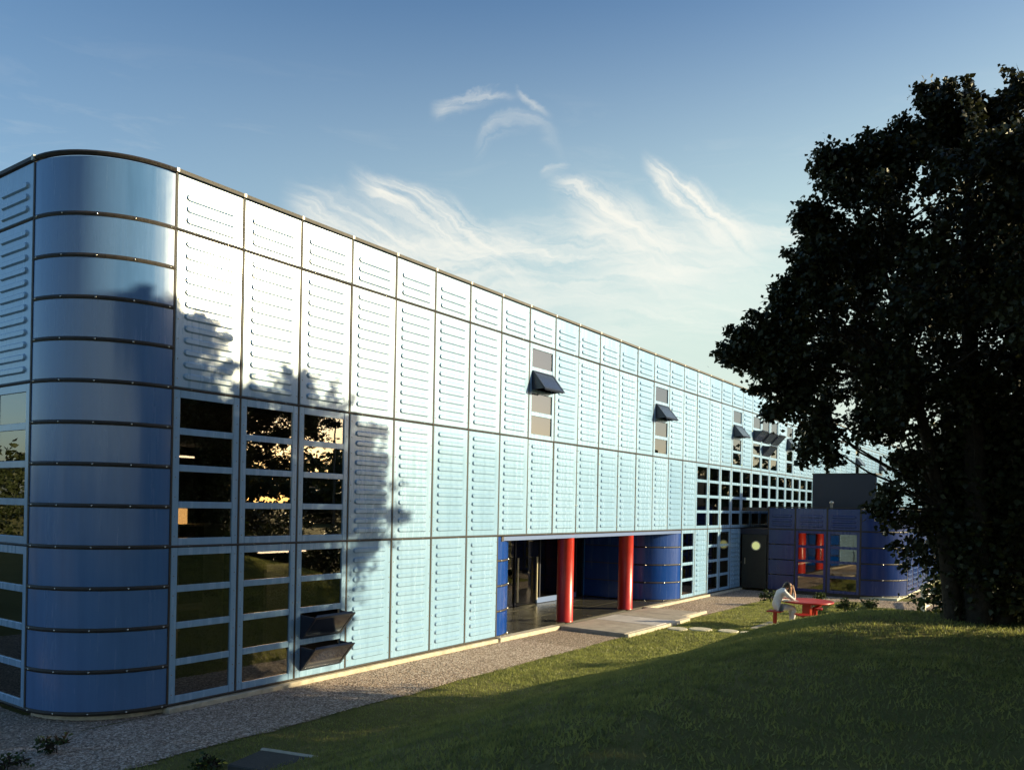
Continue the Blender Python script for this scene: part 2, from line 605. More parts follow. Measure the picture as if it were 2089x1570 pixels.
# ------------------------------------------------------------------ the ground
def axis(lo, hi, fine0, fine1, step, far):
    a = list(np.arange(fine0, fine1 + 1e-6, step))
    left, x, s_ = [], fine0, step
    while x > lo:
        s_ *= 1.5
        x -= s_
        left.append(max(x, lo))
    right, x, s_ = [], fine1, step
    while x < hi:
        s_ *= 1.5
        x += s_
        right.append(min(x, hi))
    return np.array(left[::-1] + a + right)


xs = axis(-900, 900, -14, 26, 0.25, 0)
ys = axis(-900, 900, -22, 0, 0.25, 0)
GX, GY = np.meshgrid(xs, ys, indexing='ij')
GV = np.stack([GX, GY, ground_h(GX, GY)], -1).reshape(-1, 3)
nx, ny = len(xs), len(ys)
ii = (np.arange(nx - 1)[:, None] * ny + np.arange(ny - 1)[None, :]).ravel()
GF = np.stack([ii, ii + ny, ii + ny + 1, ii + 1], 1)
lawn = link("lawn", npmesh("lawn", GV, GF, M_LAWN, smooth=True))
tag(lawn, "green lawn rising into a dark shaded grass mound", kind='structure')

# gravel: one strip along the facade, one along the annexe
gz = GZ + 0.012
GRAV = [(-9.0, -1.38, -2.0, 9.0), (-1.38, 0.0, 0.001, 1.4), (-1.38, 11.0, -1.98, 0.0), (11.0, 16.5, -0.4, 0.0), (16.5, 25.2, -2.0, 0.0), (22.6, 25.2, -7.6, -2.0), (25.2, 34.0, -8.0, -5.9)]
gm = MB()
for x0, x1, y0, y1 in GRAV:
    nxx = max(2, int((x1 - x0) / 0.35))
    top = [(x0 + (x1 - x0) * i / nxx, y0 + 0.045 * math.sin(7.1 * i) + 0.03 * math.sin(2.3 * i)) for i in range(nxx + 1)]
    v = []
    for (x, y) in top:
        v += [(x, y, gz), (x, y1, gz)]
    gm.add(v, [(2 * i, 2 * i + 2, 2 * i + 3, 2 * i + 1) for i in range(nxx)])
gravel = gm.build("gravel_bed", M_GRAVEL)
tag(gravel, "brown gravel strip along the foot of the facade", kind='structure')


RC_ = 1.38


def pebbles(n, size):
    area = np.array([(x1 - x0) * (y1 - y0) for x0, x1, y0, y1 in GRAV])
    P = []
    for (x0, x1, y0, y1), a in zip(GRAV, area):
        k = int(n * a / area.sum())
        P.append(np.stack([RNG.uniform(x0, x1, k), RNG.uniform(y0 + 0.02, y1 - 0.02, k), np.full(k, gz + 0.004)], 1))
    P = np.concatenate(P)
    # more stones where they show largest
    k = 34000
    P = np.concatenate([P, np.stack([RNG.uniform(-4.0, 9.0, k), RNG.uniform(-1.97, -0.14, k), np.full(k, gz + 0.004)], 1)])
    keep = ~((P[:, 0] > 0.0) & (P[:, 1] > -0.12) & (P[:, 0] < 25)) & ~((P[:, 0] <= 0) & (P[:, 1] > 0) & (np.hypot(P[:, 0], P[:, 1] - RC_) < RC_ - 0.08))
    P = P[keep]
    n = len(P)
    r = size * RNG.uniform(0.55, 1.4, (n, 1)) * np.where(P[:, :1] > 12, 1.3, 1.0)
    a = RNG.uniform(0, 2 * PI, n)
    ux = np.stack([np.cos(a), np.sin(a), np.zeros(n)], 1) * r
    uy = np.stack([-np.sin(a), np.cos(a), np.zeros(n)], 1) * r * RNG.uniform(0.6, 1, (n, 1))
    uz = np.stack([RNG.normal(0, .2, n), RNG.normal(0, .2, n), np.ones(n)], 1) * r * RNG.uniform(0.2, 0.42, (n, 1))
    v = np.stack([P + ux, P + uy, P - ux, P - uy, P + uz], 1).reshape(-1, 3)
    o = (np.arange(n) * 5)[:, None]
    f = np.concatenate([o + np.array([[i, (i + 1) % 4, 4]]) for i in range(4)], 0)
    return v, f


pv, pf = pebbles(46000, 0.017)
tag(link("gravel", npmesh("gravel", pv, pf, M_PEB)), "loose brown gravel beside the blue facade", kind='stuff')


def blades():
    P = []
    # lit lawn and the mound: dense where near, sparser far
    for (x0, x1, y0, y1, n) in [(-5, 9, -8.5, -1.95, 70000), (5, 16.4, -6.5, -1.98, 60000), (16.5, 22.7, -6.5, -2.0, 22000), (2, 12, -12, -6, 50000), (-6, 3, -11, -7.5, 22000)]:
        P.append(np.stack([RNG.uniform(x0, x1, n), RNG.uniform(y0, y1, n)], 1))
    P = np.concatenate(P)
    # clumps: the cut is uneven
    dens = np.sin(P[:, 0] * 5.1 + 2 * np.sin(P[:, 1] * 3.3)) * np.sin(P[:, 1] * 6.7 + P[:, 0] * 1.7)
    P = P[RNG.uniform(-1.6, 1, len(P)) < dens + 0.6]
    keep = ~((P[:, 0] > 11.0) & (P[:, 0] < 16.6) & (P[:, 1] > -2.06))
    P = P[keep]
    n = len(P)
    z = ground_h(P[:, 0], P[:, 1])
    a = RNG.uniform(0, 2 * PI, n)
    h = RNG.uniform(0.02, 0.055, n)
    w = RNG.uniform(0.006, 0.013, n) * (1 + 0.4 * (P[:, 0] > 9))
    lx, ly = RNG.normal(0, 0.02, n), RNG.normal(0, 0.02, n)
    b = np.stack([P[:, 0], P[:, 1], z - 0.005], 1)
    s_ = np.stack([np.cos(a) * w, np.sin(a) * w, np.zeros(n)], 1)
    t = b + np.stack([lx, ly, h], 1)
    v = np.stack([b - s_, b + s_, t], 1).reshape(-1, 3)
    f = np.arange(n * 3).reshape(-1, 3)
    return v, f


bv, bf = blades()
tag(link("grass", npmesh("grass", bv, bf, M_GRASS)), "short mown grass on the lawn and the mound", kind='stuff')

# ------------------------------------------------------------------ the long building
BW = 1.2                    # panel width
RC = 1.38                   # corner radius
ZJ = [0.0, 2.4, 4.8, 7.2, 8.05]
NMAX = 60
NIND = 37                   # panels beyond this bay are too small to pick apart

fac = thing("factory_building", "long pale blue ribbed panel building with a rounded corner and black joint lines", "building")


def rib(mb, x0, x1, zc, h=0.108, d=0.029, y=-0.02):
    """a pressed louvre: flat front, steep sides, round ends"""
    def ring(r, yy):
        p = []
        for cx, a0 in ((x1 - h / 2, -PI / 2), (x0 + h / 2, PI / 2)):
            for i in range(5):
                a_ = a0 + PI * i / 4
                p.append((cx + r * math.cos(a_), yy, zc + r * math.sin(a_)))
        return p
    o, i_ = ring(h / 2, y - 0.001), ring(h / 2 - 0.023, y - d)
    mb.add(o + i_, [(k, (k + 1) % 10, 10 + (k + 1) % 10, 10 + k) for k in range(10)] + [tuple(range(10, 20))])


def panel_mesh(H, ribs, name="wall_panel", w=BW):
    mb = MB()
    g = 0.019
    b = 0.012
    x0, x1, z0, z1 = g, w - g, g, H - g
    v = [(x0, 0.02, z0), (x1, 0.02, z0), (x1, 0.02, z1), (x0, 0.02, z1),
         (x0, -0.008, z0), (x1, -0.008, z0), (x1, -0.008, z1), (x0, -0.008, z1),
         (x0 + b, -0.02, z0 + b), (x1 - b, -0.02, z0 + b), (x1 - b, -0.02, z1 - b), (x0 + b, -0.02, z1 - b)]
    f = [(8, 9, 10, 11), (3, 2, 1, 0)]
    for r in (0, 4):
        for i in range(4):
            j = (i + 1) % 4
            f.append((r + i, r + j, r + 4 + j, r + 4 + i))
    mb.add(v, f)
    for zc in ribs:
        rib(mb, 0.155, w - 0.155, zc)
    return mb.mesh(name, M_LIGHT)


R12 = [0.19 + 0.1838 * i for i in range(12)]
ME_P = panel_mesh(2.4, R12)
ME_T = panel_mesh(0.85, [0.17 + 0.175 * i for i in range(3)])
ME_F = panel_mesh(2.4, [])

# windows: a sheet frame with four panes
PX0, PX1 = 0.125, 1.075
PZ = []
z = 0.125
for i in range(4):
    PZ.append((z, z + 0.46))
    z += 0.46 + 0.10


def window_frame_mesh(material):
    mb = MB()
    g = 0.019
    y0, y1 = -0.022, 0.03
    mb.bbox(g, PX0, y0, y1, g, 2.4 - g, 0.006)
    mb.bbox(PX1, BW - g, y0, y1, g, 2.4 - g, 0.006)
    zz = [g] + [q for p in PZ for q in p] + [2.4 - g]
    for i in range(0, len(zz), 2):
        mb.bbox(PX0, PX1, y0 + 0.003, y1, zz[i], zz[i + 1], 0.006)
    return mb.mesh("window", material)


ME_W = window_frame_mesh(M_LIGHT)
ME_WA = window_frame_mesh(M_ANNEX)
ME_PANEA = MB().box(PX0 + 0.002, PX1 - 0.002, 0.004, 0.012, 0.002, 0.458).mesh("pane", M_GLASSA)
ME_PANE = MB().box(PX0 + 0.002, PX1 - 0.002, 0.004, 0.012, 0.002, 0.458).mesh("pane", M_GLASS)


def sash_mesh(top_hung, out=0.40):
    """an opened vent: tilted glazed leaf, dark frame and two triangular cheeks"""
    mb = MB()
    x0, x1 = PX0 + 0.004, PX1 - 0.004
    h = 0.452
    ya, yb = -0.026, -out
    if top_hung:
        za, zb = h, -0.02
    else:
        za, zb = 0.02, h - 0.02
    d = Vector((0, yb - ya, zb - za)).normalized()
    nrm = Vector((0, d.z, -d.y))
    if nrm.y > 0:
        nrm = -nrm
    t = 0.022

    def slab(xa, xb, s0, s1, off, th, mi):
        A = Vector((0, ya, za))
        L = (Vector((0, yb, zb)) - A).length
        p = [A + d * L * s0, A + d * L * s1]
        v = []
        for q in p:
            for o in (off, off + th):
                for x in (xa, xb):
                    v.append((x, q.y + nrm.y * o, q.z + nrm.z * o))
        mb.add(v, [(0, 1, 3, 2), (4, 6, 7, 5), (0, 4, 5, 1), (2, 3, 7, 6), (0, 2, 6, 4), (1, 5, 7, 3)], mi)
    slab(x0 + 0.05, x1 - 0.05, 0.09, 0.9, 0.004, 0.010, 1)
    slab(x0, x0 + 0.05, 0, 1, 0, t, 0)
    slab(x1 - 0.05, x1, 0, 1, 0, t, 0)
    slab(x0 + 0.05, x1 - 0.05, 0, 0.09, 0, t, 0)
    slab(x0 + 0.05, x1 - 0.05, 0.9, 1.0, -0.03, t + 0.03, 0)
    for x in (x0 + 0.002, x1 - 0.018):
        zc = zb if top_hung else zb
        tri = [(ya, za), (yb + 0.03, zb + (0.02 if top_hung else -0.02)), (ya, zb if not top_hung else zb)]
        v = [(x, a, b) for a, b in tri] + [(x + 0.016, a, b) for a, b in tri]
        mb.add(v, [(0, 1, 2), (5, 4, 3), (0, 3, 4, 1), (1, 4, 5, 2), (2, 5, 3, 0)], 0)
    return mb.mesh("open_sash", [M_HOODF, M_HOODT])


ME_HOOD = sash_mesh(True)
ME_HOPPER = sash_mesh(False)


def add_window(parent, loc, rz, open_=(), mesh=None, pane=None):
    w = link("window", mesh or ME_W, parent, loc, rz)
    for i, (a, b) in enumerate(PZ):
        kinds = dict(open_)
        if i in kinds:
            link("open_sash", ME_HOOD if kinds[i] == 'hood' else ME_HOPPER, w, (0, 0, a))
        else:
            link("pane", pane or ME_PANE, w, (0, 0, a))
    return w


WIN = {}
for n in (0, 1, 2):
    WIN[(n, 0)] = ()
    WIN[(n, 1)] = ()
WIN[(2, 0)] = ((0, 'hopper'), (1, 'hopper'))
for n in (16, 18, 19):
    WIN[(n, 0)] = ()
for n in range(17, 31):
    WIN[(n, 1)] = ()
for n in (8, 14, 20, 26, 32, 38, 44, 50):
    WIN[(n, 2)] = ((2, 'hood'),)
WIN[(22, 2)] = ((2, 'hopper'),)
WIN[(23, 2)] = ((2, 'hopper'), (1, 'hopper'))
WIN[(24, 2)] = ((2, 'hopper'),)

far = MB()
for n in range(NMAX):
    for r in range(4):
        if r == 0 and (7 <= n <= 15 or 21 <= n <= 27):
            continue
        if (n, r) in WIN:
            add_window(fac, (n * BW, 0, ZJ[r]), 0, WIN[(n, r)])
        elif n < NIND:
            pn = link("wall_panel", ME_T if r == 3 else ME_P, fac, (n * BW, 0, ZJ[r]))
            pn.rotation_euler = (random.gauss(0, 0.0022), random.gauss(0, 0.0012), random.gauss(0, 0.0035))
        else:
            far.box(n * BW + 0.024, (n + 1) * BW - 0.024, -0.02, 0.02, ZJ[r] + 0.024, ZJ[r + 1] - 0.024)
            for zc in (R12 if r < 3 else [0.17, 0.345, 0.52]):
                x0, x1, zq = n * BW + 0.155, (n + 1) * BW - 0.155, ZJ[r] + zc
                far.add([(x0, -0.021, zq - 0.044), (x1, -0.021, zq - 0.044), (x1, -0.05, zq - 0.01), (x0, -0.05, zq - 0.01), (x1, -0.021, zq + 0.044), (x0, -0.021, zq + 0.044)],
                        [(0, 1, 2, 3), (3, 2, 4, 5)])
tag(far.build("far_wall_panel", M_LIGHT, fac), kind='stuff')

# the end facade beyond the corner, and the curved corner itself
for k in range(8):
    for r in range(4):
        loc = (-RC, RC + BW * (k + 1), ZJ[r])
        if r < 2:
            add_window(fac, loc, -PI / 2)
        else:
            link("wall_panel", ME_T if r == 3 else ME_P, fac, loc, -PI / 2)


def arc_panel_mesh(h, mirror=False, seg=16, r=RC, material=None):
    """quarter cylinder, from the facade line (x = 0, y = 0) round to (-r, r)"""
    mb = MB()
    g = 0.02
    s_ = -1 if mirror else 1
    for (za, ra), (zb, rb), smooth in (((g, r - 0.01), (g + 0.012, r + 0.012), False), ((g + 0.012, r + 0.012), (h - g - 0.012, r + 0.012), True), ((h - g - 0.012, r + 0.012), (h - g, r - 0.01), False)):
        v = []
        for i in range(seg + 1):
            p = 0.012 + (PI / 2 - 0.024) * i / seg
            for z_, rr in ((za, ra), (zb, rb)):
                v.append((-s_ * rr * math.sin(p), r - rr * math.cos(p), z_))
        f = []
        for i in range(seg):
            q = (2 * i, 2 * i + 2, 2 * i + 3, 2 * i + 1)
            f.append(q if mirror else q[::-1])
        mb.add(v, f, 0, smooth)
    me = mb.mesh("curved_panel", material or M_DEEP)
    return me


def arc_strip(mb, z0, z1, x0=0, y0=0, mirror=False, seg=16, r=RC, out=0.03, ridges=0):
    s_ = -1 if mirror else 1
    v = []
    zc = (z0 + z1) / 2
    for i in range(seg + 1):
        p = PI / 2 * i / seg
        for z_, rr in ((z0, r - 0.03), (z0, r + out * 0.6), (zc, r + out), (z1, r + out * 0.6), (z1, r - 0.03)):
            v.append((x0 - s_ * rr * math.sin(p), y0 + r - rr * math.cos(p), z_))
    f = []
    for i in range(seg):
        for j in range(4):
            a = i * 5 + j
            q = (a, a + 5, a + 6, a + 1)
            f.append(q if mirror else q[::-1])
    mb.add(v, f, 0, False)
    return mb


BOLT = MB()


def bolt(p, nrm, r=0.012, mb=None):
    mb = mb or BOLT
    p, nrm = Vector(p), Vector(nrm).normalized()
    u = nrm.cross(Vector((0, 0, 1))).normalized()
    w = nrm.cross(u)
    ring = [p + (u * math.cos(PI * k / 3) + w * math.sin(PI * k / 3)) * r for k in range(6)]
    ring2 = [p + nrm * r * 0.7 + (u * math.cos(PI * k / 3) + w * math.sin(PI * k / 3)) * r * 0.6 for k in range(6)]
    mb.add(ring + ring2, [(k, (k + 1) % 6, 6 + (k + 1) % 6, 6 + k) for k in range(6)] + [tuple(range(6, 12))], 0, True)


AP60 = arc_panel_mesh(0.6)
AC60 = arc_panel_mesh(0.6, material=M_CORNER)
AC85 = arc_panel_mesh(0.85, material=M_CORNER)
AP60M = arc_panel_mesh(0.6, True)
zs = [0.6 * i for i in range(13)] + [8.05]
for i in range(13):
    link("curved_panel", AC85 if i == 12 else AC60, fac, (0, 0, zs[i]))
for i, z_ in enumerate(zs[:-1]):
    link("joint_strip", arc_strip(MB(), z_ - 0.03, z_ + 0.03).mesh("joint_strip", M_GASKET), fac)
    for a in (0.06, 0.42, 0.78, 1.14, 1.5):
        bolt((-(RC + 0.028) * math.sin(a), RC - (RC + 0.028) * math.cos(a), z_), (-math.sin(a), -math.cos(a), 0), 0.013)

# joint strips: upright ones at every bay, level ones at every storey
for n in range(NIND + 1):
    z0 = 2.4 if (8 <= n <= 15 or 22 <= n <= 27) else 0.0
    mb = MB()
    x = n * BW
    mb.add([(x - 0.020, 0.02, z0), (x - 0.014, -0.022, z0), (x + 0.014, -0.022, z0), (x + 0.020, 0.02, z0),
            (x - 0.020, 0.02, 8.05), (x - 0.014, -0.022, 8.05), (x + 0.014, -0.022, 8.05), (x + 0.020, 0.02, 8.05)],
           [(0, 1, 5, 4), (1, 2, 6, 5), (2, 3, 7, 6)])
    mb.build("joint_strip", M_GASKET, fac)
mb = MB()
for n in range(NIND + 1, NMAX + 1):
    mb.box(n * BW - 0.022, n * BW + 0.022, -0.022, 0.02, 0, 8.05)
tag(mb.build("far_joint_strip", M_GASKET, fac), kind='stuff')


def level_strip(x0, x1, z_, deep=0.034):
    mb = MB()
    mb.add([(x0, 0.02, z_ - 0.021), (x0, -deep + 0.012, z_ - 0.019), (x0, -deep, z_), (x0, -deep + 0.012, z_ + 0.019), (x0, 0.02, z_ + 0.021),
            (x1, 0.02, z_ - 0.021), (x1, -deep + 0.012, z_ - 0.019), (x1, -deep, z_), (x1, -deep + 0.012, z_ + 0.019), (x1, 0.02, z_ + 0.021)],
           [(j, j + 5, j + 6, j + 1) for j in range(4)] + [(4, 3, 2, 1, 0), (5, 6, 7, 8, 9)])
    return mb


level_strip(0, 7 * BW, 0.0).build("joint_strip", M_GASKET, fac)
level_strip(16 * BW, 21 * BW, 0.0).build("joint_strip", M_GASKET, fac)
for z_ in (2.4, 4.8, 7.2):
    level_strip(0, NMAX * BW, z_).build("joint_strip", M_GASKET, fac)
for z_ in (0.0, 2.4, 4.8, 7.2):
    m_ = level_strip(-8 * BW, 0, z_)
    m_.build("joint_strip", M_GASKET, fac, (-RC, RC, 0), -PI / 2)
for k in range(9):
    mb = MB().box(-0.022, 0.022, -0.022, 0.02, 0, 8.05)
    mb.build("joint_strip", M_GASKET, fac, (-RC, RC + BW * k, 0), -PI / 2)

# coping: dark capping with pale clips at the bays
cp = MB()
cp.box(0, NMAX * BW, -0.05, 0.12, 8.05, 8.105)
cp.box(-RC - 0.05, -RC + 0.12, RC, RC + 8 * BW, 8.05, 8.105)
cp.build("coping", M_GASKET, fac)
arc_strip(MB(), 8.045, 8.105, out=0.05).build("coping", M_GASKET, fac)
CLIP = MB()
for n in range(0, 40):
    CLIP.box(n * BW - 0.022, n * BW + 0.022, -0.053, 0.12, 8.052, 8.109)
CLIP.box(-RC - 0.056, -RC + 0.12, RC - 0.035, RC + 0.035, 8.04, 8.112)
tag(CLIP.build("coping_clip", M_CLIP, fac), kind='stuff')

# bolts beside the joints of the nearest bays
for n in range(0, 22):
    for r in range(4):
        if r == 0 and 7 <= n <= 15:
            continue
        H = ZJ[r + 1] - ZJ[r]
        k = 8 if r < 3 else 3
        for i in range(k):
            zz = ZJ[r] + H * (i + 0.5) / k
            for x in (n * BW + 0.062, (n + 1) * BW - 0.062):
                bolt((x, -0.021, zz), (0, -1, 0), 0.010 if n < 10 else 0.013)
for r in range(1, 4):
    for n in range(0, 16):
        for q in (0.25, 0.75):
            bolt(((n + q) * BW, -0.034, ZJ[r]), (0, -1, 0), 0.010)

# plinth, roof and the inside of the building
pl = MB()
pl.bbox(-0.02, 8.4, -0.10, 0.10, -0.40, -0.03, 0.012)
pl.bbox(8.42, 11.08, -0.14, 0.10, -0.40, -0.012, 0.012)
pl.bbox(16.5, 25.2, -0.11, 0.10, -0.40, -0.03, 0.012)
pl.bbox(25.22, 72, -0.10, 0.10, -0.40, -0.03, 0.012)
plinth = pl.build("plinth", M_CONC, fac)
pc = arc_strip(MB(), -0.4, -0.03, r=RC - 0.1, out=0.04)
pc.xf(Matrix.Translation((0, 0.1, 0)))
pc.build("plinth", M_CONC, fac)


def slab(mb, x1, y1, z0, z1, inset=0.13):
    """floor or roof plate that follows the rounded corner"""
    r = RC - inset
    p = [(x1, inset), (x1, y1), (-r, y1)] + [(-r * math.sin(a), RC - r * math.cos(a)) for a in [PI / 2 * (1 - i / 8) for i in range(9)]]
    k = len(p)
    mb.add([(x, y, z0) for x, y in p] + [(x, y, z1) for x, y in p],
           [tuple(range(k)), tuple(range(2 * k - 1, k - 1, -1))] + [(i, k + i, k + (i + 1) % k, (i + 1) % k) for i in range(k)])
    return mb


slab(MB(), 72, 26, 7.85, 7.98).build("roof", M_ROOF, fac)
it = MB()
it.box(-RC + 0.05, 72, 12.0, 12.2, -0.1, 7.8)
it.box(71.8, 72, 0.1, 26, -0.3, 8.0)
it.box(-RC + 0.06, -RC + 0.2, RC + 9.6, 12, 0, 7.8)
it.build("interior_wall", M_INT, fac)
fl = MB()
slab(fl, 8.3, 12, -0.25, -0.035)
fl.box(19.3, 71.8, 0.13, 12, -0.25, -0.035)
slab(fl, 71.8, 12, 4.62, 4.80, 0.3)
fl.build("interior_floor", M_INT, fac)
ip = MB()
ip.box(8.25, 8.38, 0.14, 12, 0, 4.6)
ip.build("interior_partition", M_INT, fac)
MB().box(19.24, 19.36, 0.14, 12, 0, 4.6).build("interior_partition", M_INT, fac)
# pale screen, columns, tubes and a desk lamp seen through the windows
MB().box(4.15, 4.75, 3.0, 3.1, 0, 1.75).build("interior_screen", M_INTW, fac)
for (x, y) in ((0.9, 1.5), (1.7, 4.6), (5.6, 2.2), (22.3, 2.0), (26.5, 2.0), (31, 2.2)):
    MB().tube([(x, y, 0), (x, y, 4.6)], [0.11, 0.11], 12).build("interior_column", M_INTW, fac)
for (x, y, z_) in ((4.35, 2.75, 2.02), (6.0, 9.5, 4.3)):
    MB().box(x - 0.6, x + 0.6, y - 0.05, y + 0.05, z_, z_ + 0.05).build("ceiling_light", M_TUBE, fac)
ds = MB()
ds.box(1.5, 2.6, 2.2, 2.9, 2.62, 2.66)
ds.box(1.55, 1.6, 2.25, 2.85, 0, 2.62)
ds.box(2.5, 2.55, 2.25, 2.85, 0, 2.62)
ds.build("interior_shelf", M_INTW, fac)
MB().box(1.56, 1.78, 2.3, 2.5, 2.664, 2.95).build("desk_lamp", M_LAMPW, fac)
dk = MB()
for (x, y) in ((0.8, 2.6), (3.4, 5.0), (22.5, 1.4), (25.0, 1.5), (29, 1.6)):
    dk.box(x - 0.8, x + 0.8, y - 0.4, y + 0.4, 0.70, 0.74)
    dk.box(x - 0.75, x - 0.7, y - 0.35, y + 0.35, 0, 0.70)
    dk.box(x + 0.7, x + 0.75, y - 0.35, y + 0.35, 0, 0.70)
dk.build("interior_desk", M_INTW, fac)

# ---- entrance recess
XL, XR = 8.4, 19.2
YB = 3.02
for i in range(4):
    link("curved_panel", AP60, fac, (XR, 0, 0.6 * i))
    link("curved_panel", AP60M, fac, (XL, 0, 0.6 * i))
for z_ in (0.0, 0.6, 1.2, 1.8):
    arc_strip(MB(), z_ - 0.02, z_ + 0.02, XR, 0, out=0.022).build("joint_strip", M_GASKET, fac)
    arc_strip(MB(), z_ - 0.02, z_ + 0.02, XL, 0, mirror=True, out=0.022).build("joint_strip", M_GASKET, fac)
    for a in (0.12, 0.62, 1.1):
        bolt((XR - (RC + 0.022) * math.sin(a), RC - (RC + 0.022) * math.cos(a), z_), (-math.sin(a), -math.cos(a), 0), 0.024)
        bolt((XL + (RC + 0.022) * math.sin(a), RC - (RC + 0.022) * math.cos(a), z_), (math.sin(a), -math.cos(a), 0), 0.022)
# flat return walls behind the curves
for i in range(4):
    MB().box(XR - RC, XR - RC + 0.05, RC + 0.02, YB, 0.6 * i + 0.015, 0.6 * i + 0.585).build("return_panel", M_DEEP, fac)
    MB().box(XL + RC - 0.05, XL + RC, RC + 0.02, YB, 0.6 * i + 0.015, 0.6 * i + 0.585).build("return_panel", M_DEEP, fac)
MB().box(XR - RC + 0.012, XR - RC + 0.06, RC, YB, 0, 2.4).build("return_backing", M_GASKET, fac)
MB().box(XL + RC - 0.06, XL + RC - 0.012, RC, YB, 0, 2.4).build("return_backing", M_GASKET, fac)
post = MB().box(XR - RC - 0.05, XR - RC + 0.05, YB + 0.002, YB + 0.08, 0.002, 2.0)
post.build("edge_post", mat("bright_blue_metal", (0.05, 0.22, 0.62), 0.3), fac)
# lintel, ceiling, floor with dark joints
MB().bbox(XL + 0.25, XR - 0.02, -0.012, 0.14, 2.275, 2.372, 0.006).build("lintel", M_SILL, fac)
MB().box(XL + 0.16, XL + 0.248, -0.02, 0.14, 2.262, 2.372).build("lintel_end", M_GASKET, fac)
MB().box(XL, XR, 0.142, 12, 2.38, 2.46).build("entrance_ceiling", M_INT, fac)
ti = MB()
for i in range(9):
    for j in range(7):
        ti.box(XL + 1.2 * i + 0.01, XL + 1.2 * (i + 1) - 0.01, 0.101 + 1.2 * j, 0.101 + 1.2 * (j + 1) - 0.035, -0.2, -0.014 + 0.001 * ((i * 7 + j) % 3))
ti.build("entrance_floor", M_TILE, fac)
MB().box(XL, XR, 0.10, 8.6, -0.3, -0.03).build("floor_bed", M_GASKET, fac)
# glass screen with doors
gs = MB().box(XL + RC, XR - RC - 0.05, YB, YB + 0.02, 0.0, 2.37).build("glass_screen", M_CLEAR, fac)
for x in (10.9, 12.1, 13.5, 14.9, 16.3, 17.2):
    MB().box(x - 0.025, x + 0.025, YB - 0.03, YB - 0.002, 0, 2.37).build("mullion", M_HOODF, gs)
for x in (12.75, 13.55, 14.62):
    MB().tube([(x, YB - 0.09, 0.12), (x, YB - 0.09, 1.5)], [0.028, 0.028], 8).build("pull_bar", M_BRASS, gs)
MB().bbox(14.7, 16.2, YB - 0.06, YB - 0.004, 0.002, 0.17, 0.005).build("kick_plate", M_SILL, gs)
MB().bbox(16.35, 17.15, YB - 0.06, YB - 0.004, 0.002, 0.17, 0.005).build("kick_plate", M_SILL, gs)
lobby = MB()
lobby.box(11.5, 14.0, 6.0, 6.6, 0, 0.95)
lobby.build("reception_desk", M_INTW, fac)
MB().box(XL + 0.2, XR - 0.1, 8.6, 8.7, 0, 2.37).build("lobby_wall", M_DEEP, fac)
# round red columns
for x in (11.90, 15.5):
    c = MB().lathe([(0.235, -0.012), (0.235, 0.015), (0.228, 0.02), (0.228, 2.36), (0.235, 2.375)], x, 0.22, 32)
    c.build("red_column", M_RED, fac)
tag(BOLT.build("bolt", M_BOLT, fac), kind='stuff')

# ------------------------------------------------------------------ annexe
AX = 25.2
AY1 = -4.6
ann = thing("annexe", "low navy blue annexe with two windows and a rounded corner, shaded behind the picnic table", "building")
for j, (y0, y1) in enumerate(((-2.2, -3.4), (-3.4, -4.6))):
    op = ((2, 'hopper'),)
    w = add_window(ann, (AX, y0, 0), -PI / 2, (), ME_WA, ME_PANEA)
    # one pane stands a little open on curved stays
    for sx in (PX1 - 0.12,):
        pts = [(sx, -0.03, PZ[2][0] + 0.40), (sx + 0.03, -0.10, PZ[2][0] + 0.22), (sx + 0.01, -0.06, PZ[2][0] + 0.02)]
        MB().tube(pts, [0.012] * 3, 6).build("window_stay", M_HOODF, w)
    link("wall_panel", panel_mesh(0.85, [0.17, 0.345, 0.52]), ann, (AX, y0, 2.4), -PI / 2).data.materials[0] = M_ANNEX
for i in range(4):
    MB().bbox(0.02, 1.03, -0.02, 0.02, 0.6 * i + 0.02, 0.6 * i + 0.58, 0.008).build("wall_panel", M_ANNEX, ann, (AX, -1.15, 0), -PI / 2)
pm = MB()
pm.bbox(0.02, 1.03, -0.02, 0.02, 2.42, 3.23, 0.008)
for zc in (2.57, 2.745, 2.92):
    rib(pm, 0.13, 0.92, zc)
pm.build("wall_panel", M_ANNEX, ann, (AX, -1.15, 0), -PI / 2)
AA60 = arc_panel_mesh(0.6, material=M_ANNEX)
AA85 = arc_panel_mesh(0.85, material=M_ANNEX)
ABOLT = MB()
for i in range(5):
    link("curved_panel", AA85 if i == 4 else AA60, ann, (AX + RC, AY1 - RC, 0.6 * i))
    arc_strip(MB(), 0.6 * i - 0.022, 0.6 * i + 0.022, AX + RC, AY1 - RC, out=0.024).build("joint_strip", M_GASKET, ann)
    for a in (0.1, 0.5, 1.0):
        bolt((AX + RC - (RC + 0.024) * math.sin(a), AY1 - (RC + 0.024) * math.cos(a), 0.6 * i), (-math.sin(a), -math.cos(a), 0), 0.028, ABOLT)
tag(ABOLT.build("bolt", M_BOLT, ann), kind='stuff')
for y in (-1.15, -2.2, -3.4, -4.6):
    MB().box(-0.028, 0.028, -0.028, 0.02, 0, 3.25).build("joint_strip", M_GASKET, ann, (AX, y, 0), -PI / 2)
MB().box(0, 3.45, -0.03, 0.02, 2.378, 2.422).build("joint_strip", M_GASKET, ann, (AX, -1.15, 0), -PI / 2)
MB().box(0, 3.45, -0.03, 0.02, -0.02, 0.02).build("joint_strip", M_GASKET, ann, (AX, -1.15, 0), -PI / 2)
YS = AY1 - RC
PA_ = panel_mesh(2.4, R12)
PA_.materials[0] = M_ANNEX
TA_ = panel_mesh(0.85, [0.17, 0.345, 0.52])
TA_.materials[0] = M_ANNEX
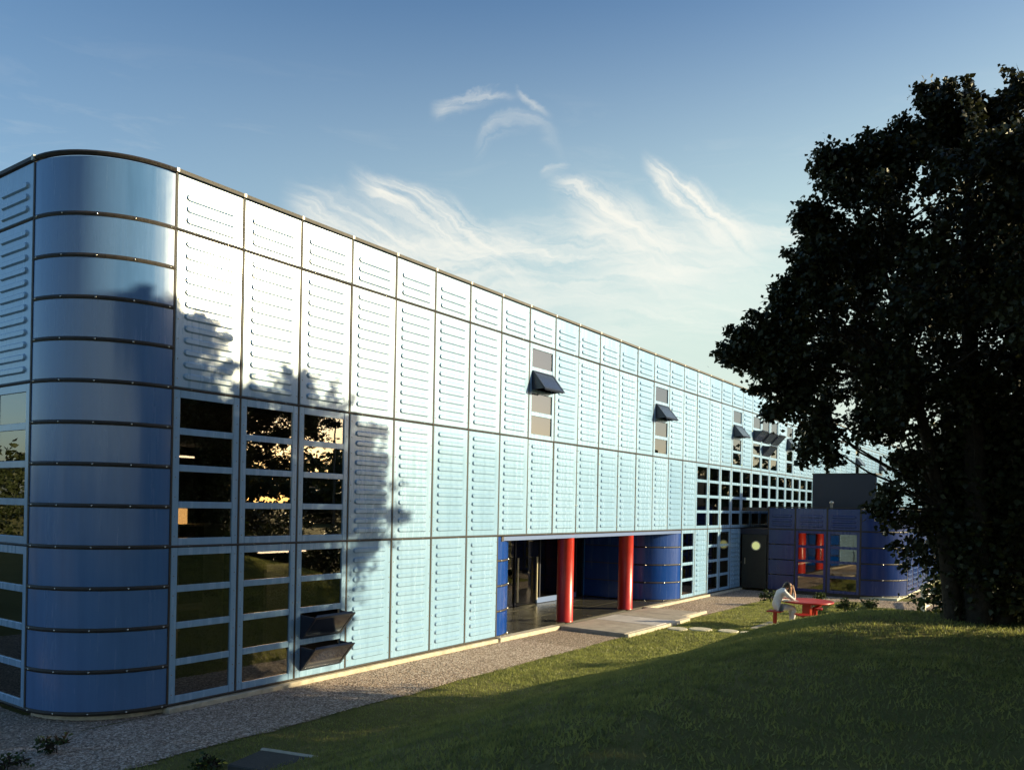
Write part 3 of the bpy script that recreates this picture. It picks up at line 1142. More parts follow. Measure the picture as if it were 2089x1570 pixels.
for k in range(7):
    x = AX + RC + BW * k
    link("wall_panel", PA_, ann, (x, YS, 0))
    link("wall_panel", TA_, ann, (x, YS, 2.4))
    MB().box(x - 0.024, x + 0.024, YS - 0.024, YS + 0.02, 0, 3.25).build("joint_strip", M_GASKET, ann)
XE = AX + RC + BW * 7
ab = MB()
ab.box(AX + 0.1, XE, YS + 1.42, -0.2, 3.10, 3.24)
ab.box(AX + RC, XE, YS + 0.05, YS + 1.42, 3.10, 3.24)
ab.build("roof", M_ROOF, ann)
MB().box(-0.04, 0.1, AY1, -1.12, 3.252, 3.29).build("coping", M_GASKET, ann, (AX, 0, 0))
arc_strip(MB(), 3.25, 3.29, AX + RC, AY1 - RC, out=0.04).build("coping", M_GASKET, ann)
MB().box(AX + RC, XE, YS - 0.04, YS + 0.1, 3.252, 3.29).build("coping", M_GASKET, ann)
iw = MB()
iw.box(XE - 0.1, XE, YS + 0.03, -0.12, -0.1, 3.1)
iw.box(AX + 0.12, XE - 0.1, -1.3, -1.2, -0.1, 3.1)
iw.box(AX + 0.06, XE - 0.1, YS + 0.1, -1.3, -0.2, -0.02)
iw.build("interior_wall", M_INTW, ann)
ap = MB()
ap.box(AX - 0.08, AX + 0.05, -4.6, -1.12, -0.4, -0.025)
ap.build("plinth", M_GASKET, ann)

# link with the dark door
lk = MB()
lk.box(AX + 0.16, AX + 2.4, -1.1, -0.06, 2.30, 2.378)
lk.box(AX - 0.005, AX + 0.14, -1.115, -0.03, 2.16, 2.37)
lk.build("link_roof", M_NAVY, ann)
dr = MB()
dr.bbox(0.06, 1.06, -0.03, 0.03, 0.0, 2.15, 0.008)
door = dr.build("door", M_DOOR, ann, (AX, -0.03, 0), -PI / 2)
ring = MB()
for k in range(20):
    a0, a1 = 2 * PI * k / 20, 2 * PI * (k + 1) / 20
    c = (0.64, 1.70)
    v = []
    for a in (a0, a1):
        for rr, yy in ((0.16, -0.032), (0.16, -0.055), (0.20, -0.055), (0.20, -0.032)):
            v.append((c[0] + rr * math.cos(a), yy, c[1] + rr * math.sin(a)))
    ring.add(v, [(i, i + 1, i + 5, i + 4) for i in range(3)])
ring.build("porthole_frame", M_BRASS, door)
disc = MB()
disc.add([(0.64 + 0.16 * math.cos(2 * PI * k / 20), -0.036, 1.70 + 0.16 * math.sin(2 * PI * k / 20)) for k in range(20)], [tuple(range(20))])
disc.build("porthole_pane", M_PORT, door)
MB().tube([(0.2, -0.06, 0.95), (0.2, -0.06, 1.2)], [0.014, 0.014], 8).build("handle", M_BRASS, door)

# roof plant box and a small vent on the annexe roof
pb = thing("rooftop_plant_box", "plain dark plant housing standing on the flat roof of the annexe", "plant box", (26.4, -3.7, 3.245))
MB().bbox(0, 1.15, -1.17, 1.2, 0, 1.36, 0.012).build("housing", M_NAVY, pb)
MB().bbox(-0.02, 1.17, -1.172, 1.22, 1.36, 1.40, 0.008).build("cap", M_GASKET, pb)
MB().box(0.03, 1.12, -1.20, -1.174, 0.04, 1.33).build("sunlit_side_tone", M_LIGHT, pb)  # pale colour stands in for sunlight on this side of the housing
vt = MB().lathe([(0.05, 0), (0.05, 0.2), (0.08, 0.2), (0.08, 0.26), (0.02, 0.30)], 0, 0, 12)
tag(vt.build("roof_vent", M_CLIP, None, (25.55, -3.45, 3.24)), "small pale vent pipe at the front edge of the annexe roof", "vent")

# ------------------------------------------------------------------ paving and kerbs
pv_ = thing("entrance_paving", "concrete paving bridge from the entrance across the gravel to the lawn", "paving")
xs_ = [11.1, 12.95, 14.2, 15.3, 16.5]
for i in range(4):
    MB().bbox(xs_[i] + 0.006, xs_[i + 1] - 0.006, -2.02 if i < 3 else -1.75, -0.145, -0.22, -0.018, 0.012).build("paving_slab", M_PAVE2 if i in (1,) else M_PAVE, pv_)
k1 = MB().bbox(11.1, 15.0, -2.13, -2.025, -0.25, -0.03, 0.012)
k1.build("kerb", M_CONC, pv_)
k2 = MB().bbox(15.3, 17.0, -1.86, -1.755, -0.25, -0.025, 0.012)
k2.build("kerb", M_CONC, pv_)

SS = [(13.28, -2.50, 0.27, "first round stepping stone off the paving, half hidden by its kerb"),
      (13.62, -3.00, 0.30, "second and widest round stepping stone between paving and picnic table"),
      (13.80, -3.70, 0.27, "third round stepping stone, lying in the shadow line on the lawn"),
      (13.90, -4.25, 0.27, "last round stepping stone, nearest the picnic table pad")]
for i, (x, y, r, lb) in enumerate(SS):
    jt = [random.uniform(-0.05, 0.05) for _ in range(18)]
    m_ = MB().lathe([(r, 0), (r, 0.045), (r - 0.02, 0.06)], 0, 0, 18, jitter=jt)
    tag(m_.build("stepping_stone", M_STONE, None, (x, y, float(ground_h(x, y)) - 0.02)), lb, "stepping stone", "round stepping stones in the lawn")

pad = MB().bbox(14.75, 16.4, -5.3, -3.95, GZ - 0.05, GZ + 0.035, 0.015)
tag(pad.build("table_pad", M_PAVE), "small concrete pad in the grass under the picnic seats", kind='structure')

# ------------------------------------------------------------------ picnic table and stools
TZ = GZ + 0.035
tb = thing("picnic_table", "round red metal picnic table on a square pedestal with a bent pipe", "table", (16.13, -5.10, GZ))
MB().lathe([(0.60, 0.70), (0.68, 0.705), (0.70, 0.72), (0.70, 0.745), (0.685, 0.755)], 0, 0, 40).build("table_top", M_RED, tb)
MB().bbox(-0.11, 0.11, -0.11, 0.11, 0, 0.70, 0.015).build("pedestal", M_RED, tb)
MB().tube([(0.02, -0.14, 0.0), (0.02, -0.15, 0.3), (0.04, -0.16, 0.55), (0.25, -0.3, 0.62), (0.3, -0.34, 0.69)], [0.035] * 5, 10).build("brace_pipe", M_RED, tb)
MB().bbox(-0.26, 0.26, -0.26, 0.26, 0, 0.03, 0.008).build("foot_plate", M_RED, tb)
ST = [(15.53, -4.40, 0, "red stool under the seated reader, nearest the lawn"),
      (15.24, -5.24, 0.6, "empty red stool on the near side of the picnic table"),
      (16.93, -5.12, 0.2, "empty red stool on the far side of the table, by the annexe shrubs")]
for x, y, rz, lb in ST:
    s_ = thing("stool", lb, "stool", (x, y, GZ), rz, "red stools round the picnic table")
    MB().bbox(-0.19, 0.19, -0.19, 0.19, 0.44, 0.475, 0.012).build("seat", M_RED, s_)
    MB().tube([(0, 0, 0.0), (0, 0, 0.44)], [0.055, 0.055], 14).build("post", M_RED, s_)
    MB().bbox(-0.12, 0.12, -0.12, 0.12, 0.0, 0.045, 0.006).build("foot_plate", M_RED, s_)

bk = thing("book", "open white book lying on the red table top", "book", (15.71, -4.74, GZ + 0.757), -0.9)
for s_ in (-1, 1):
    v = []
    for i in range(7):
        t = i / 6
        zt = 0.022 + 0.016 * math.sin(PI * t) - 0.012 * t
        for yy in (-0.14, 0.14):
            v += [(s_ * 0.21 * t, yy, 0.0), (s_ * 0.21 * t, yy, zt)]
    f = []
    for i in range(6):
        a = i * 4
        f += [(a + 1, a + 3, a + 7, a + 5), (a, a + 4, a + 6, a + 2), (a, a + 1, a + 5, a + 4), (a + 2, a + 6, a + 7, a + 3)]
    f.append((24, 25, 27, 26))
    MB().add(v, f).build("page_block", M_PAPER, bk)


# ------------------------------------------------------------------ the person
def skinned(name, joints, edges, root, levels=2):
    """joints: {key: ((x, y, z), (rx, ry))}; returns an evaluated mesh"""
    keys = list(joints)
    me = bpy.data.meshes.new(name + "_cage")
    me.from_pydata([joints[k][0] for k in keys], [(keys.index(a), keys.index(b)) for a, b in edges], [])
    o = bpy.data.objects.new(name + "_cage", me)
    COL.objects.link(o)
    md = o.modifiers.new("s", 'SKIN')
    md.use_smooth_shade = True
    for i, k in enumerate(keys):
        sv = me.skin_vertices[0].data[i]
        r = joints[k][1]
        sv.radius = r if isinstance(r, tuple) else (r, r)
        sv.use_root = (k == root)
    ss = o.modifiers.new("d", 'SUBSURF')
    ss.levels = ss.render_levels = levels
    dg = bpy.context.evaluated_depsgraph_get()
    dg.update()
    out = bpy.data.meshes.new_from_object(o.evaluated_get(dg))
    bpy.data.objects.remove(o)
    bpy.data.meshes.remove(me)
    out.name = name
    return out


PRS_A = math.atan2(-0.72, 0.62)     # facing the table
prs = thing("person", "seated person in white with long dark hair, leaning over a book at the table", "person", (15.53, -4.40, GZ), PRS_A)
J = {
    'pelvis': ((0.00, 0, 0.565), (0.155, 0.125)), 'waist': ((0.03, 0, 0.72), (0.125, 0.11)), 'chest': ((0.11, 0, 0.90), (0.155, 0.125)),
    'upper': ((0.20, 0, 1.03), (0.13, 0.09)), 'neck': ((0.27, 0, 1.09), (0.052, 0.052)), 'headb': ((0.33, 0, 1.13), (0.07, 0.075)),
    'head': ((0.375, 0, 1.19), (0.085, 0.098)), 'crown': ((0.385, 0, 1.25), (0.062, 0.07)),
    'face': ((0.425, 0, 1.135), (0.058, 0.055)), 'chin': ((0.418, 0, 1.09), (0.035, 0.032)),
}
E_ = [('pelvis', 'waist'), ('waist', 'chest'), ('chest', 'upper'), ('upper', 'neck'), ('neck', 'headb'), ('headb', 'head'), ('head', 'crown'), ('headb', 'face'), ('face', 'chin')]
for s_, t in ((1, 'L'), (-1, 'R')):
    fore = ((0.505, 0.13 * s_, 0.80), 0.040)
    J.update({
        'sh' + t: ((0.19, 0.17 * s_, 0.99), (0.07, 0.07)), 'ua' + t: ((0.30, 0.20 * s_, 0.88), (0.060, 0.060)),
        'el' + t: ((0.45, 0.19 * s_, 0.795), (0.050, 0.050)), 'fa' + t: ((0.485, 0.14 * s_, 0.93), (0.042, 0.042)),
        'wr' + t: ((0.485, 0.085 * s_, 1.05), (0.027, 0.030)), 'pa' + t: ((0.472, 0.075 * s_, 1.11), (0.020, 0.036)),
        'hip' + t: ((0.05, 0.10 * s_, 0.555), (0.105, 0.095)), 'th' + t: ((0.27, 0.12 * s_, 0.575), (0.092, 0.085)),
        'kn' + t: ((0.50, 0.12 * s_, 0.565), (0.072, 0.072)), 'ca' + t: ((0.50 + 0.03 * s_, 0.12 * s_, 0.34), (0.068, 0.068)),
        'an' + t: ((0.47 + 0.07 * s_, 0.12 * s_, 0.10), (0.060, 0.060)), 'ft' + t: ((0.56 + 0.07 * s_, 0.13 * s_, 0.055), (0.038, 0.032)),
        'to' + t: ((0.65 + 0.07 * s_, 0.135 * s_, 0.045), (0.034, 0.022)),
    })
    E_ += [('upper', 'sh' + t), ('sh' + t, 'ua' + t), ('ua' + t, 'el' + t), ('el' + t, 'fa' + t), ('fa' + t, 'wr' + t), ('wr' + t, 'pa' + t),
           ('pelvis', 'hip' + t), ('hip' + t, 'th' + t), ('th' + t, 'kn' + t), ('kn' + t, 'ca' + t), ('ca' + t, 'an' + t), ('an' + t, 'ft' + t), ('ft' + t, 'to' + t)]
    for q, (dx, dy, ln) in enumerate(((0.024, 0.0, 0.062), (0.008, 0.004, 0.070), (-0.009, 0.004, 0.066), (-0.025, 0.0, 0.052))):
        b = Vector((0.470 + dx, (0.070 + dy) * s_, 1.125))
        m1 = b + Vector((-0.010, -0.004 * s_, ln * 0.55))
        m2 = b + Vector((-0.030, -0.012 * s_, ln))
        for nm, p, r in (('a', b, 0.0095), ('b', m1, 0.009), ('c', m2, 0.0075)):
            J['f%d%s%s' % (q, nm, t)] = (tuple(p), r)
        E_ += [('pa' + t, 'f%da%s' % (q, t)), ('f%da%s' % (q, t), 'f%db%s' % (q, t)), ('f%db%s' % (q, t), 'f%dc%s' % (q, t))]
    J['tha' + t] = ((0.462, 0.050 * s_, 1.085), 0.011)
    J['thb' + t] = ((0.450, 0.040 * s_, 1.115), 0.009)
    E_ += [('pa' + t, 'tha' + t), ('tha' + t, 'thb' + t)]
body = skinned("body", J, E_, 'pelvis', 2)
for m_ in (M_CLOTH, M_SKIN, M_SHOE):
    body.materials.append(m_)
for p in body.polygons:
    c = p.center
    skin = (c.z > 1.075 and c.x > 0.24) or (c.x > 0.455 and c.z > 0.86)
    shoe = c.z < 0.085
    p.material_index = 1 if skin else (2 if shoe else 0)
    p.use_smooth = True
link("body", body, prs)
HJ = {'a': ((0.392, 0, 1.252), (0.075, 0.088)), 'b': ((0.345, 0, 1.225), (0.088, 0.10)), 'c': ((0.295, 0, 1.15), (0.075, 0.095)),
      'd': ((0.27, 0, 1.06), (0.06, 0.09)), 'e': ((0.25, 0, 0.97), (0.035, 0.07)), 'f': ((0.235, 0, 0.91), (0.015, 0.04)),
      'gL': ((0.365, 0.09, 1.17), (0.035, 0.03)), 'hL': ((0.36, 0.10, 1.06), (0.025, 0.025)), 'iL': ((0.345, 0.10, 0.97), (0.012, 0.014)),
      'gR': ((0.365, -0.09, 1.17), (0.035, 0.03)), 'hR': ((0.36, -0.10, 1.06), (0.025, 0.025)), 'iR': ((0.345, -0.10, 0.97), (0.012, 0.014))}
HE = [('a', 'b'), ('b', 'c'), ('c', 'd'), ('d', 'e'), ('e', 'f'), ('b', 'gL'), ('gL', 'hL'), ('hL', 'iL'), ('b', 'gR'), ('gR', 'hR'), ('hR', 'iR')]
hair = skinned("hair", HJ, HE, 'b', 2)
hair.materials.append(M_HAIR)
for p in hair.polygons:
    p.use_smooth = True
link("hair", hair, prs)


# ------------------------------------------------------------------ trees and shrubs
def cloud_points(lobes, per, clump=26, spread=0.13, ymin=60):
    out = []
    for (x, y, z, r) in lobes:
        n = max(ymin, int(per * r ** 2.1 * (0.55 if per > 3000 and z < 4.35 and y > -9.25 else 1.0)))
        k = max(3, n // clump)
        d = RNG.normal(size=(k, 3))
        d /= np.linalg.norm(d, axis=1, keepdims=True)
        rad = r * (RNG.uniform(0.25, 1.0, (k, 1)) ** 0.55) * RNG.uniform(0.85, 1.18, (k, 1))
        c = np.array([x, y, z]) + d * rad
        idx = RNG.integers(0, k, n)
        out.append(c[idx] + RNG.normal(0, spread, (n, 3)) * np.array([1, 1, 0.8]))
    return np.concatenate(out)


def limb(mb, a, b, r0, r1, seg=5, wob_=0.12, n=7):
    a, b = Vector(a), Vector(b)
    L = (b - a).length
    pts, rr = [], []
    for i in range(seg + 1):
        t = i / seg
        p = a.lerp(b, t)
        if 0 < i < seg:
            p += Vector((random.uniform(-1, 1), random.uniform(-1, 1), random.uniform(-0.4, 0.8))) * wob_ * L * 0.25
        pts.append(p)
        rr.append(r0 + (r1 - r0) * t)
    mb.tube(pts, rr, n)
    return pts


def make_tree(label, trunks, lobes, per, leaf, lm, cat="tree", group=None, name="tree", base=None, limb_frac=1.0, spread=0.13, ymin=60, sprays=(), twigs=0):
    t0 = trunks[0][0][0]
    loc = Vector(base or t0)
    t = thing(name, label, cat, loc, 0, group)
    mb = MB()
    ends = []
    for pts, r0, r1 in trunks:
        rr = [r0 + (r1 - r0) * i / (len(pts) - 1) for i in range(len(pts))]
        mb.tube([Vector(p) - loc for p in pts], rr, 10)
        for i, p in enumerate(pts[1:], 1):
            ends.append((Vector(p), rr[i]))
    for (x, y, z, r) in lobes:
        if random.random() > limb_frac:
            continue
        c = Vector((x, y, z))
        best = min(ends, key=lambda e: (e[0] - c).length + (2.0 if e[0].z > z - 0.1 else 0))
        pts = limb(mb, best[0] - loc, c - loc, min(best[1] * 0.5, (0.05 if z > 5.6 else 0.022) if twigs else 0.05), 0.010)
        for _ in range(5):
            d = Vector((random.gauss(0, 1), random.gauss(0, 1), random.gauss(0.2, 0.8))).normalized() * r * random.uniform(0.7, 1.0)
            limb(mb, c - loc, c - loc + d, 0.016, 0.005, 3, 0.2, 4)
    P = cloud_points(lobes, per, spread=spread, ymin=ymin)
    extra = []
    if twigs:
        acc = []
        for (x, y, z, r) in lobes:
            low = 0.26 if z < 4.4 and y > -9.4 else 1.0
            low *= 0.72 if (Vector((x, y, 0)) - CAM).dot(RT) < 5.3 else 1.0
            k = max(3, int((34 * r * r + 10) * low))
            d = RNG.normal(size=(k, 3)) + np.array([0, 0, 0.25])
            d /= np.linalg.norm(d, axis=1, keepdims=True)
            A = np.array([x, y, z]) + d * r * RNG.uniform(0.1, 0.55, (k, 1))
            d2 = d + RNG.normal(0, 0.35, (k, 3))
            d2 /= np.linalg.norm(d2, axis=1, keepdims=True)
            B = A + d2 * (r * RNG.uniform(0.45, 1.0, (k, 1)) + 0.06)
            B[:, 2] -= 0.10 * np.linalg.norm(B - A, axis=1)
            m_ = int(per * 0.012)
            tt = RNG.uniform(0.1, 1, (k, m_, 1)) ** 0.75
            pts = A[:, None] + (B - A)[:, None] * tt + RNG.normal(0, 1, (k, m_, 3)) * (0.075 - 0.040 * tt)
            acc.append(pts.reshape(-1, 3))
        P = np.concatenate(acc)
        # natural thin places in the crown
        hole = np.sin(P[:, 0] * 3.1 + 1.3 * np.sin(P[:, 2] * 2.3)) * np.sin(P[:, 1] * 2.9 + 0.8) * np.sin(P[:, 2] * 3.3 + P[:, 0] * 0.9)
        side = (P[:, 0] - CAM.x) * RT.x + (P[:, 1] - CAM.y) * RT.y
        P = P[(hole < 0.33 + 0.5 * (side > 6.8)) | (RNG.uniform(0, 1, len(P)) < 0.25)]
    for (x, y, z, r) in lobes:
        for _ in range(twigs if not (z < 4.4 and y > -9.4) else min(twigs, 1)):
            d = Vector((random.gauss(0, 1), random.gauss(0, 1), random.gauss(0.35, 0.8))).normalized()
            c = Vector((x, y, z))
            a, b = c + d * (r * 1.25 + random.uniform(0.05, 0.3)), c + d * r * 0.7
            extra.append((*a, *b))
            limb(mb, b - loc, a - loc, 0.009, 0.003, 2, 0.1, 4)
    for x0, y0, z0, x1, y1, z1 in list(sprays) + extra:
        A, B = np.array([x0, y0, z0]), np.array([x1, y1, z1])
        k = int(620 * np.linalg.norm(B - A) + 60)
        tt = RNG.uniform(0, 1, (k, 1)) ** 0.8
        P = np.concatenate([P, A + (B - A) * tt + RNG.normal(0, 1, (k, 3)) * (0.03 + 0.10 * tt)])
    mb.build("trunk", M_BARK, t)
    v, f = leaf_arrays(P - np.array(loc), leaf)
    link("crown", npmesh("crown", v, f, lm), t)
    return t


CROWN = [(6.24, -9.49, 8.93, 0.45), (6.92, -9.58, 9.04, 0.45), (6.41, -10.61, 8.87, 0.58), (7.34, -10.53, 8.88, 0.65), (6.58, -9.97, 8.29, 0.79), (6.26, -8.83, 8.48, 0.45), (5.46, -8.91, 8.26, 0.43), (6.5, -8.98, 7.77, 0.86), (6.91, -10.45, 7.8, 1.01), (5.6, -8.25, 8.0, 0.35), (5.3, -8.16, 8.21, 0.16), (5.18, -8.86, 7.47, 0.65), (5.53, -7.96, 7.35, 0.42), (5.1, -7.87, 7.45, 0.17), (6.46, -8.77, 6.9, 1.01), (6.1, -10.33, 6.92, 1.08), (7.54, -10.47, 6.94, 1.08), (5.35, -8.23, 6.59, 0.65), (4.91, -7.94, 6.76, 0.27), (5.98, -8.25, 5.95, 0.83), (4.78, -8.12, 6.01, 0.56), (5.15, -7.6, 6.29, 0.22), (5.16, -7.43, 5.82, 0.4), (4.68, -7.28, 5.64, 0.26), (4.5, -7.01, 5.47, 0.16), (4.54, -7.6, 5.28, 0.4), (5.49, -7.73, 5.26, 0.58), (5.21, -9.07, 5.17, 0.72), (6.84, -8.97, 5.62, 1.01), (6.04, -10.59, 5.78, 1.08), (7.1, -10.72, 5.5, 1.01), (4.96, -7.67, 4.75, 0.3), (5.7, -7.86, 4.51, 0.42), (5.59, -8.04, 4.11, 0.27), (5.3, -9.03, 4.56, 0.37), (6.49, -8.97, 4.75, 0.5), (6.2, -9.96, 4.76, 0.65), (7.19, -10.15, 4.7, 0.72), (6.12, -8.98, 4.31, 0.23), (6.11, -9.3, 3.92, 0.27), (6.11, -8.96, 3.56, 0.22), (5.93, -9.05, 3.09, 0.29), (6.39, -9.18, 2.92, 0.3), (6.12, -9.15, 2.59, 0.26), (5.78, -8.84, 3.19, 0.17), (7.77, -7.84, 7.41, 0.79), (4.33, -10.25, 7.41, 0.79), (8.72, -8.5, 7.43, 0.94), (4.63, -11.37, 7.28, 0.94), (7.25, -7.45, 5.96, 0.68), (4.14, -9.63, 5.88, 0.68), (8.81, -7.58, 6.05, 0.86), (3.9, -11.03, 5.97, 0.86), (8.25, -9.24, 8.15, 0.79), (5.47, -11.19, 8.15, 0.79), (9.79, -8.64, 6.36, 0.94), (4.52, -12.25, 6.22, 0.86), (7.9, -11.15, 8.32, 0.94), (8.73, -10.95, 7.25, 1.08), (6.98, -12.28, 6.1, 1.08), (8.49, -11.83, 6.69, 1.01), (8.05, -11.2, 5.23, 0.86), (9.88, -9.8, 6.67, 0.94), (5.54, -12.85, 6.67, 0.86), (8.97, -9.89, 7.6, 0.86), (7.56, -12.25, 5.31, 0.72), (9.76, -8.24, 5.64, 0.79), (10.2, -10.3, 5.6, 0.9), (10.0, -9.8, 4.8, 0.75), (9.5, -11.0, 5.6, 1.0), (10.4, -11.2, 6.6, 0.9), (10.1, -10.6, 4.2, 0.6)]
SPRAYS = [(4.37, -6.84, 5.42, 4.83, -7.49, 5.22), (4.65, -6.89, 5.83, 4.99, -7.37, 5.48), (4.46, -7.29, 5.99, 4.79, -7.77, 5.65), (4.89, -7.57, 6.52, 5.28, -8.12, 6.23), (5.12, -7.56, 7.0, 5.51, -8.12, 6.7), (4.82, -7.81, 7.39, 5.19, -8.34, 7.03), (5.16, -7.78, 7.68, 5.51, -8.28, 7.24), (5.23, -8.06, 8.42, 5.59, -8.56, 7.9), (5.59, -8.04, 8.25, 5.88, -8.46, 7.75), (5.6, -8.59, 8.7, 5.77, -8.83, 8.05), (5.99, -8.8, 8.86, 6.16, -9.04, 8.2), (5.68, -9.22, 8.76, 5.79, -9.38, 8.2), (6.17, -9.4, 9.44, 6.28, -9.55, 8.71), (6.5, -9.34, 9.32, 6.57, -9.44, 8.71), (6.33, -9.79, 9.47, 6.39, -9.88, 8.72), (6.74, -9.86, 9.28, 6.77, -9.91, 8.65), (6.78, -10.26, 9.33, 6.76, -10.23, 8.66), (7.07, -10.34, 9.41, 7.06, -10.33, 8.66), (5.06, -7.48, 6.21, 5.36, -7.9, 5.94), (4.7, -7.83, 6.58, 5.02, -8.29, 6.3), (4.75, -7.2, 4.9, 5.16, -7.79, 4.97), (4.73, -7.51, 4.58, 5.09, -8.03, 4.61), (5.12, -7.9, 3.78, 5.28, -8.12, 4.36), (5.55, -8.18, 3.93, 5.6, -8.24, 4.51), (5.84, -8.75, 4.13, 5.87, -8.79, 4.67), (5.4, -8.63, 4.12, 5.43, -8.68, 4.66), (4.98, -7.17, 5.24, 5.29, -7.61, 5.15), (5.49, -7.73, 7.24, 5.81, -8.17, 6.89), (5.46, -8.9, 8.48, 5.63, -9.15, 7.98)]
UNDER = [(6.95, -9.46, 3.48, 0.45), (7.13, -9.36, 4.1, 0.31), (7.37, -9.71, 4.03, 0.55), (7.42, -10.3, 3.87, 0.64), (7.88, -10.79, 3.81, 0.68), (6.89, -9.55, 3.03, 0.34), (6.98, -10.02, 3.04, 0.74), (7.48, -10.57, 2.9, 0.82), (6.97, -10.01, 2.23, 0.55), (7.21, -10.53, 2.1, 0.66), (7.62, -10.94, 2.4, 0.74), (8.07, -11.23, 3.52, 0.75), (8.25, -11.49, 2.4, 0.75), (6.87, -9.69, 4.52, 0.41), (7.25, -10.24, 4.46, 0.45), (7.2, -10.0, 3.64, 0.67), (7.0, -9.7, 2.65, 0.45), (7.58, -10.36, 3.35, 0.68), (7.05, -9.94, 1.7, 0.37), (7.32, -10.34, 1.63, 0.41), (7.04, -9.41, 3.78, 0.3), (7.05, -9.6, 2.35, 0.3)]
BUSH = [(7.82, -9.31, 1.77, 0.37), (8.26, -9.58, 1.96, 0.45), (7.96, -9.86, 1.8, 0.38), (8.3, -9.46, 2.2, 0.28)]
hb = float(ground_h(6.7, -10.0))
make_tree("big dark leafy tree with several stems on the grass mound", [
    ([(6.75, -10.05, hb - 0.2), (6.72, -10.0, 3.2), (6.7, -9.9, 5.0), (6.75, -9.8, 7.0), (6.8, -9.8, 8.6)], 0.20, 0.04),
    ([(6.70, -9.75, hb - 0.2), (6.60, -9.55, 3.2), (6.3, -9.2, 5.0), (5.9, -8.8, 6.8)], 0.13, 0.03),
    ([(6.95, -10.3, hb - 0.2), (7.1, -10.6, 3.4), (7.3, -11.0, 5.4), (7.5, -11.2, 7.2)], 0.14, 0.03)],
    [(x + (RT.x * 0.14 if (Vector((x, y, 0)) - CAM).dot(RT) < 4.4 else 0), y + (RT.y * 0.14 if (Vector((x, y, 0)) - CAM).dot(RT) < 4.4 else 0), z - (0.25 if z > 7.0 and (Vector((x, y, 0)) - CAM).dot(FW) > 12.3 else 0) - (0.5 if z > 8.0 and x > 7.2 or (x < 5.6 and y < -11) else 0), r * (0.66 if (Vector((x, y, 0)) - CAM).dot(RT) < 5.3 else 0.84 if (Vector((x, y, 0)) - CAM).dot(RT) < 6.6 else 1.0)) for x, y, z, r in CROWN], 4800, 0.084, M_LEAF, spread=0.10, sprays=SPRAYS, twigs=3)
make_tree("dark ivy clad undergrowth packed round the stems of the big tree", [
    ([(7.3, -10.3, hb - 0.2), (7.3, -10.3, 2.2), (7.2, -10.2, 3.6)], 0.06, 0.02)], UNDER, 4200, 0.105, M_LEAF2, "undergrowth", name="undergrowth", limb_frac=0.6)
make_tree("sunlit loose bush at the foot of the big tree, in front of the white handrail", [
    ([(8.0, -9.6, float(ground_h(8.0, -9.6)) - 0.1), (8.02, -9.55, 2.0)], 0.03, 0.012)], BUSH, 1500, 0.10, M_SHRUB, "bush", name="bush")


def rnd_lobes(x, y, z0, z1, R, n):
    o = []
    for _ in range(n):
        a = random.uniform(0, 2 * PI)
        t = random.random()
        q = R * math.sqrt(random.random()) * math.sin(PI * (0.15 + 0.8 * t)) ** 0.6
        o.append((x + q * math.cos(a), y + q * math.sin(a), z0 + (z1 - z0) * t, random.uniform(0.8, 1.25)))
    return o


SHADE_CANOPY = []  # crown spread added overhead, out of view, to cut sky light on the mound
for k in range(100):
    q, rr = random.uniform(-3.5, 8.6), random.uniform(-2.0, 10.0)
    p = CAM + FW * q + RT * rr
    SHADE_CANOPY.append((p.x, p.y, max(6.6, 4.6 + 0.70 * max(q, 0)) + 1.4 + random.uniform(0, 1.8), random.uniform(0.8, 1.15)))
for (x, y, z0, H, R, n, lb) in [
        (5.3, -15.9, 2.6, 10.0, 3.5, 44, "broad dark tree on the mound, outside the view beside the big tree"),
        (0.6, -16.4, 3.0, 10.0, 3.7, 44, "broad dark tree on the mound, outside the view and nearest the viewpoint, crown extended to shade the mound"),
        (10.7, -14.8, 4.4, 8.4, 1.4, 26, "slim dark tree outside the view, behind the big tree towards the sun")]:
    g0 = float(ground_h(x, y))
    over = SHADE_CANOPY if 'nearest' in lb else []
    make_tree(lb, [([(x, y, g0 - 0.2), (x + 0.1, y, g0 + 2.5), (x, y + 0.1, H - 1)], 0.2, 0.05)], rnd_lobes(x, y, z0, H, R, n) + over, 620, 0.19, M_LEAF, spread=0.17)

HL = []  # unseen foliage, added to keep the sun off the mound
for k in range(95):
    q = random.uniform(1.0, 10.6)
    rr = max(8.2, 0.70 * q + 2.0) + random.uniform(0, 2.2)
    p = CAM + FW * q + RT * rr
    g0 = float(ground_h(p.x, p.y))
    HL.append((p.x, p.y, g0 + random.uniform(0.2, 3.0), random.uniform(0.55, 0.85)))
for k in range(40):
    q, rr = random.uniform(12.6, 17.0), random.uniform(9.0, 12.0)
    p = CAM + FW * q + RT * rr
    g0 = float(ground_h(p.x, p.y))
    HL.append((p.x, p.y, random.uniform(g0 + 0.2, 1.55 + 0.28 * (rr - 9.0)), random.uniform(0.4, 0.6)))
p = CAM + FW * 7 + RT * 9
make_tree("thick dark hedging added outside the view to shade the mound", [([(p.x, p.y, 1.2), (p.x, p.y, 3.0)], 0.06, 0.02)], HL, 900, 0.13, M_LEAF2, "added_hedge", name="added_hedge", limb_frac=0.3)

HR = []  # unseen foliage row, added so the lower windows reflect something dark
for k in range(110):
    x = random.uniform(2, 62)
    HR.append((x, -23.0 + random.uniform(-1.2, 1.2), GZ + random.uniform(0.3, 3.2), random.uniform(0.7, 1.1)))
make_tree("long hedging added far off outside the view to darken the window reflections", [([(30, -23, GZ - 0.1), (30, -23, 2.5)], 0.06, 0.02)], HR, 420, 0.2, M_LEAF2, "added_hedge", name="added_hedge", limb_frac=0.2, spread=0.2)

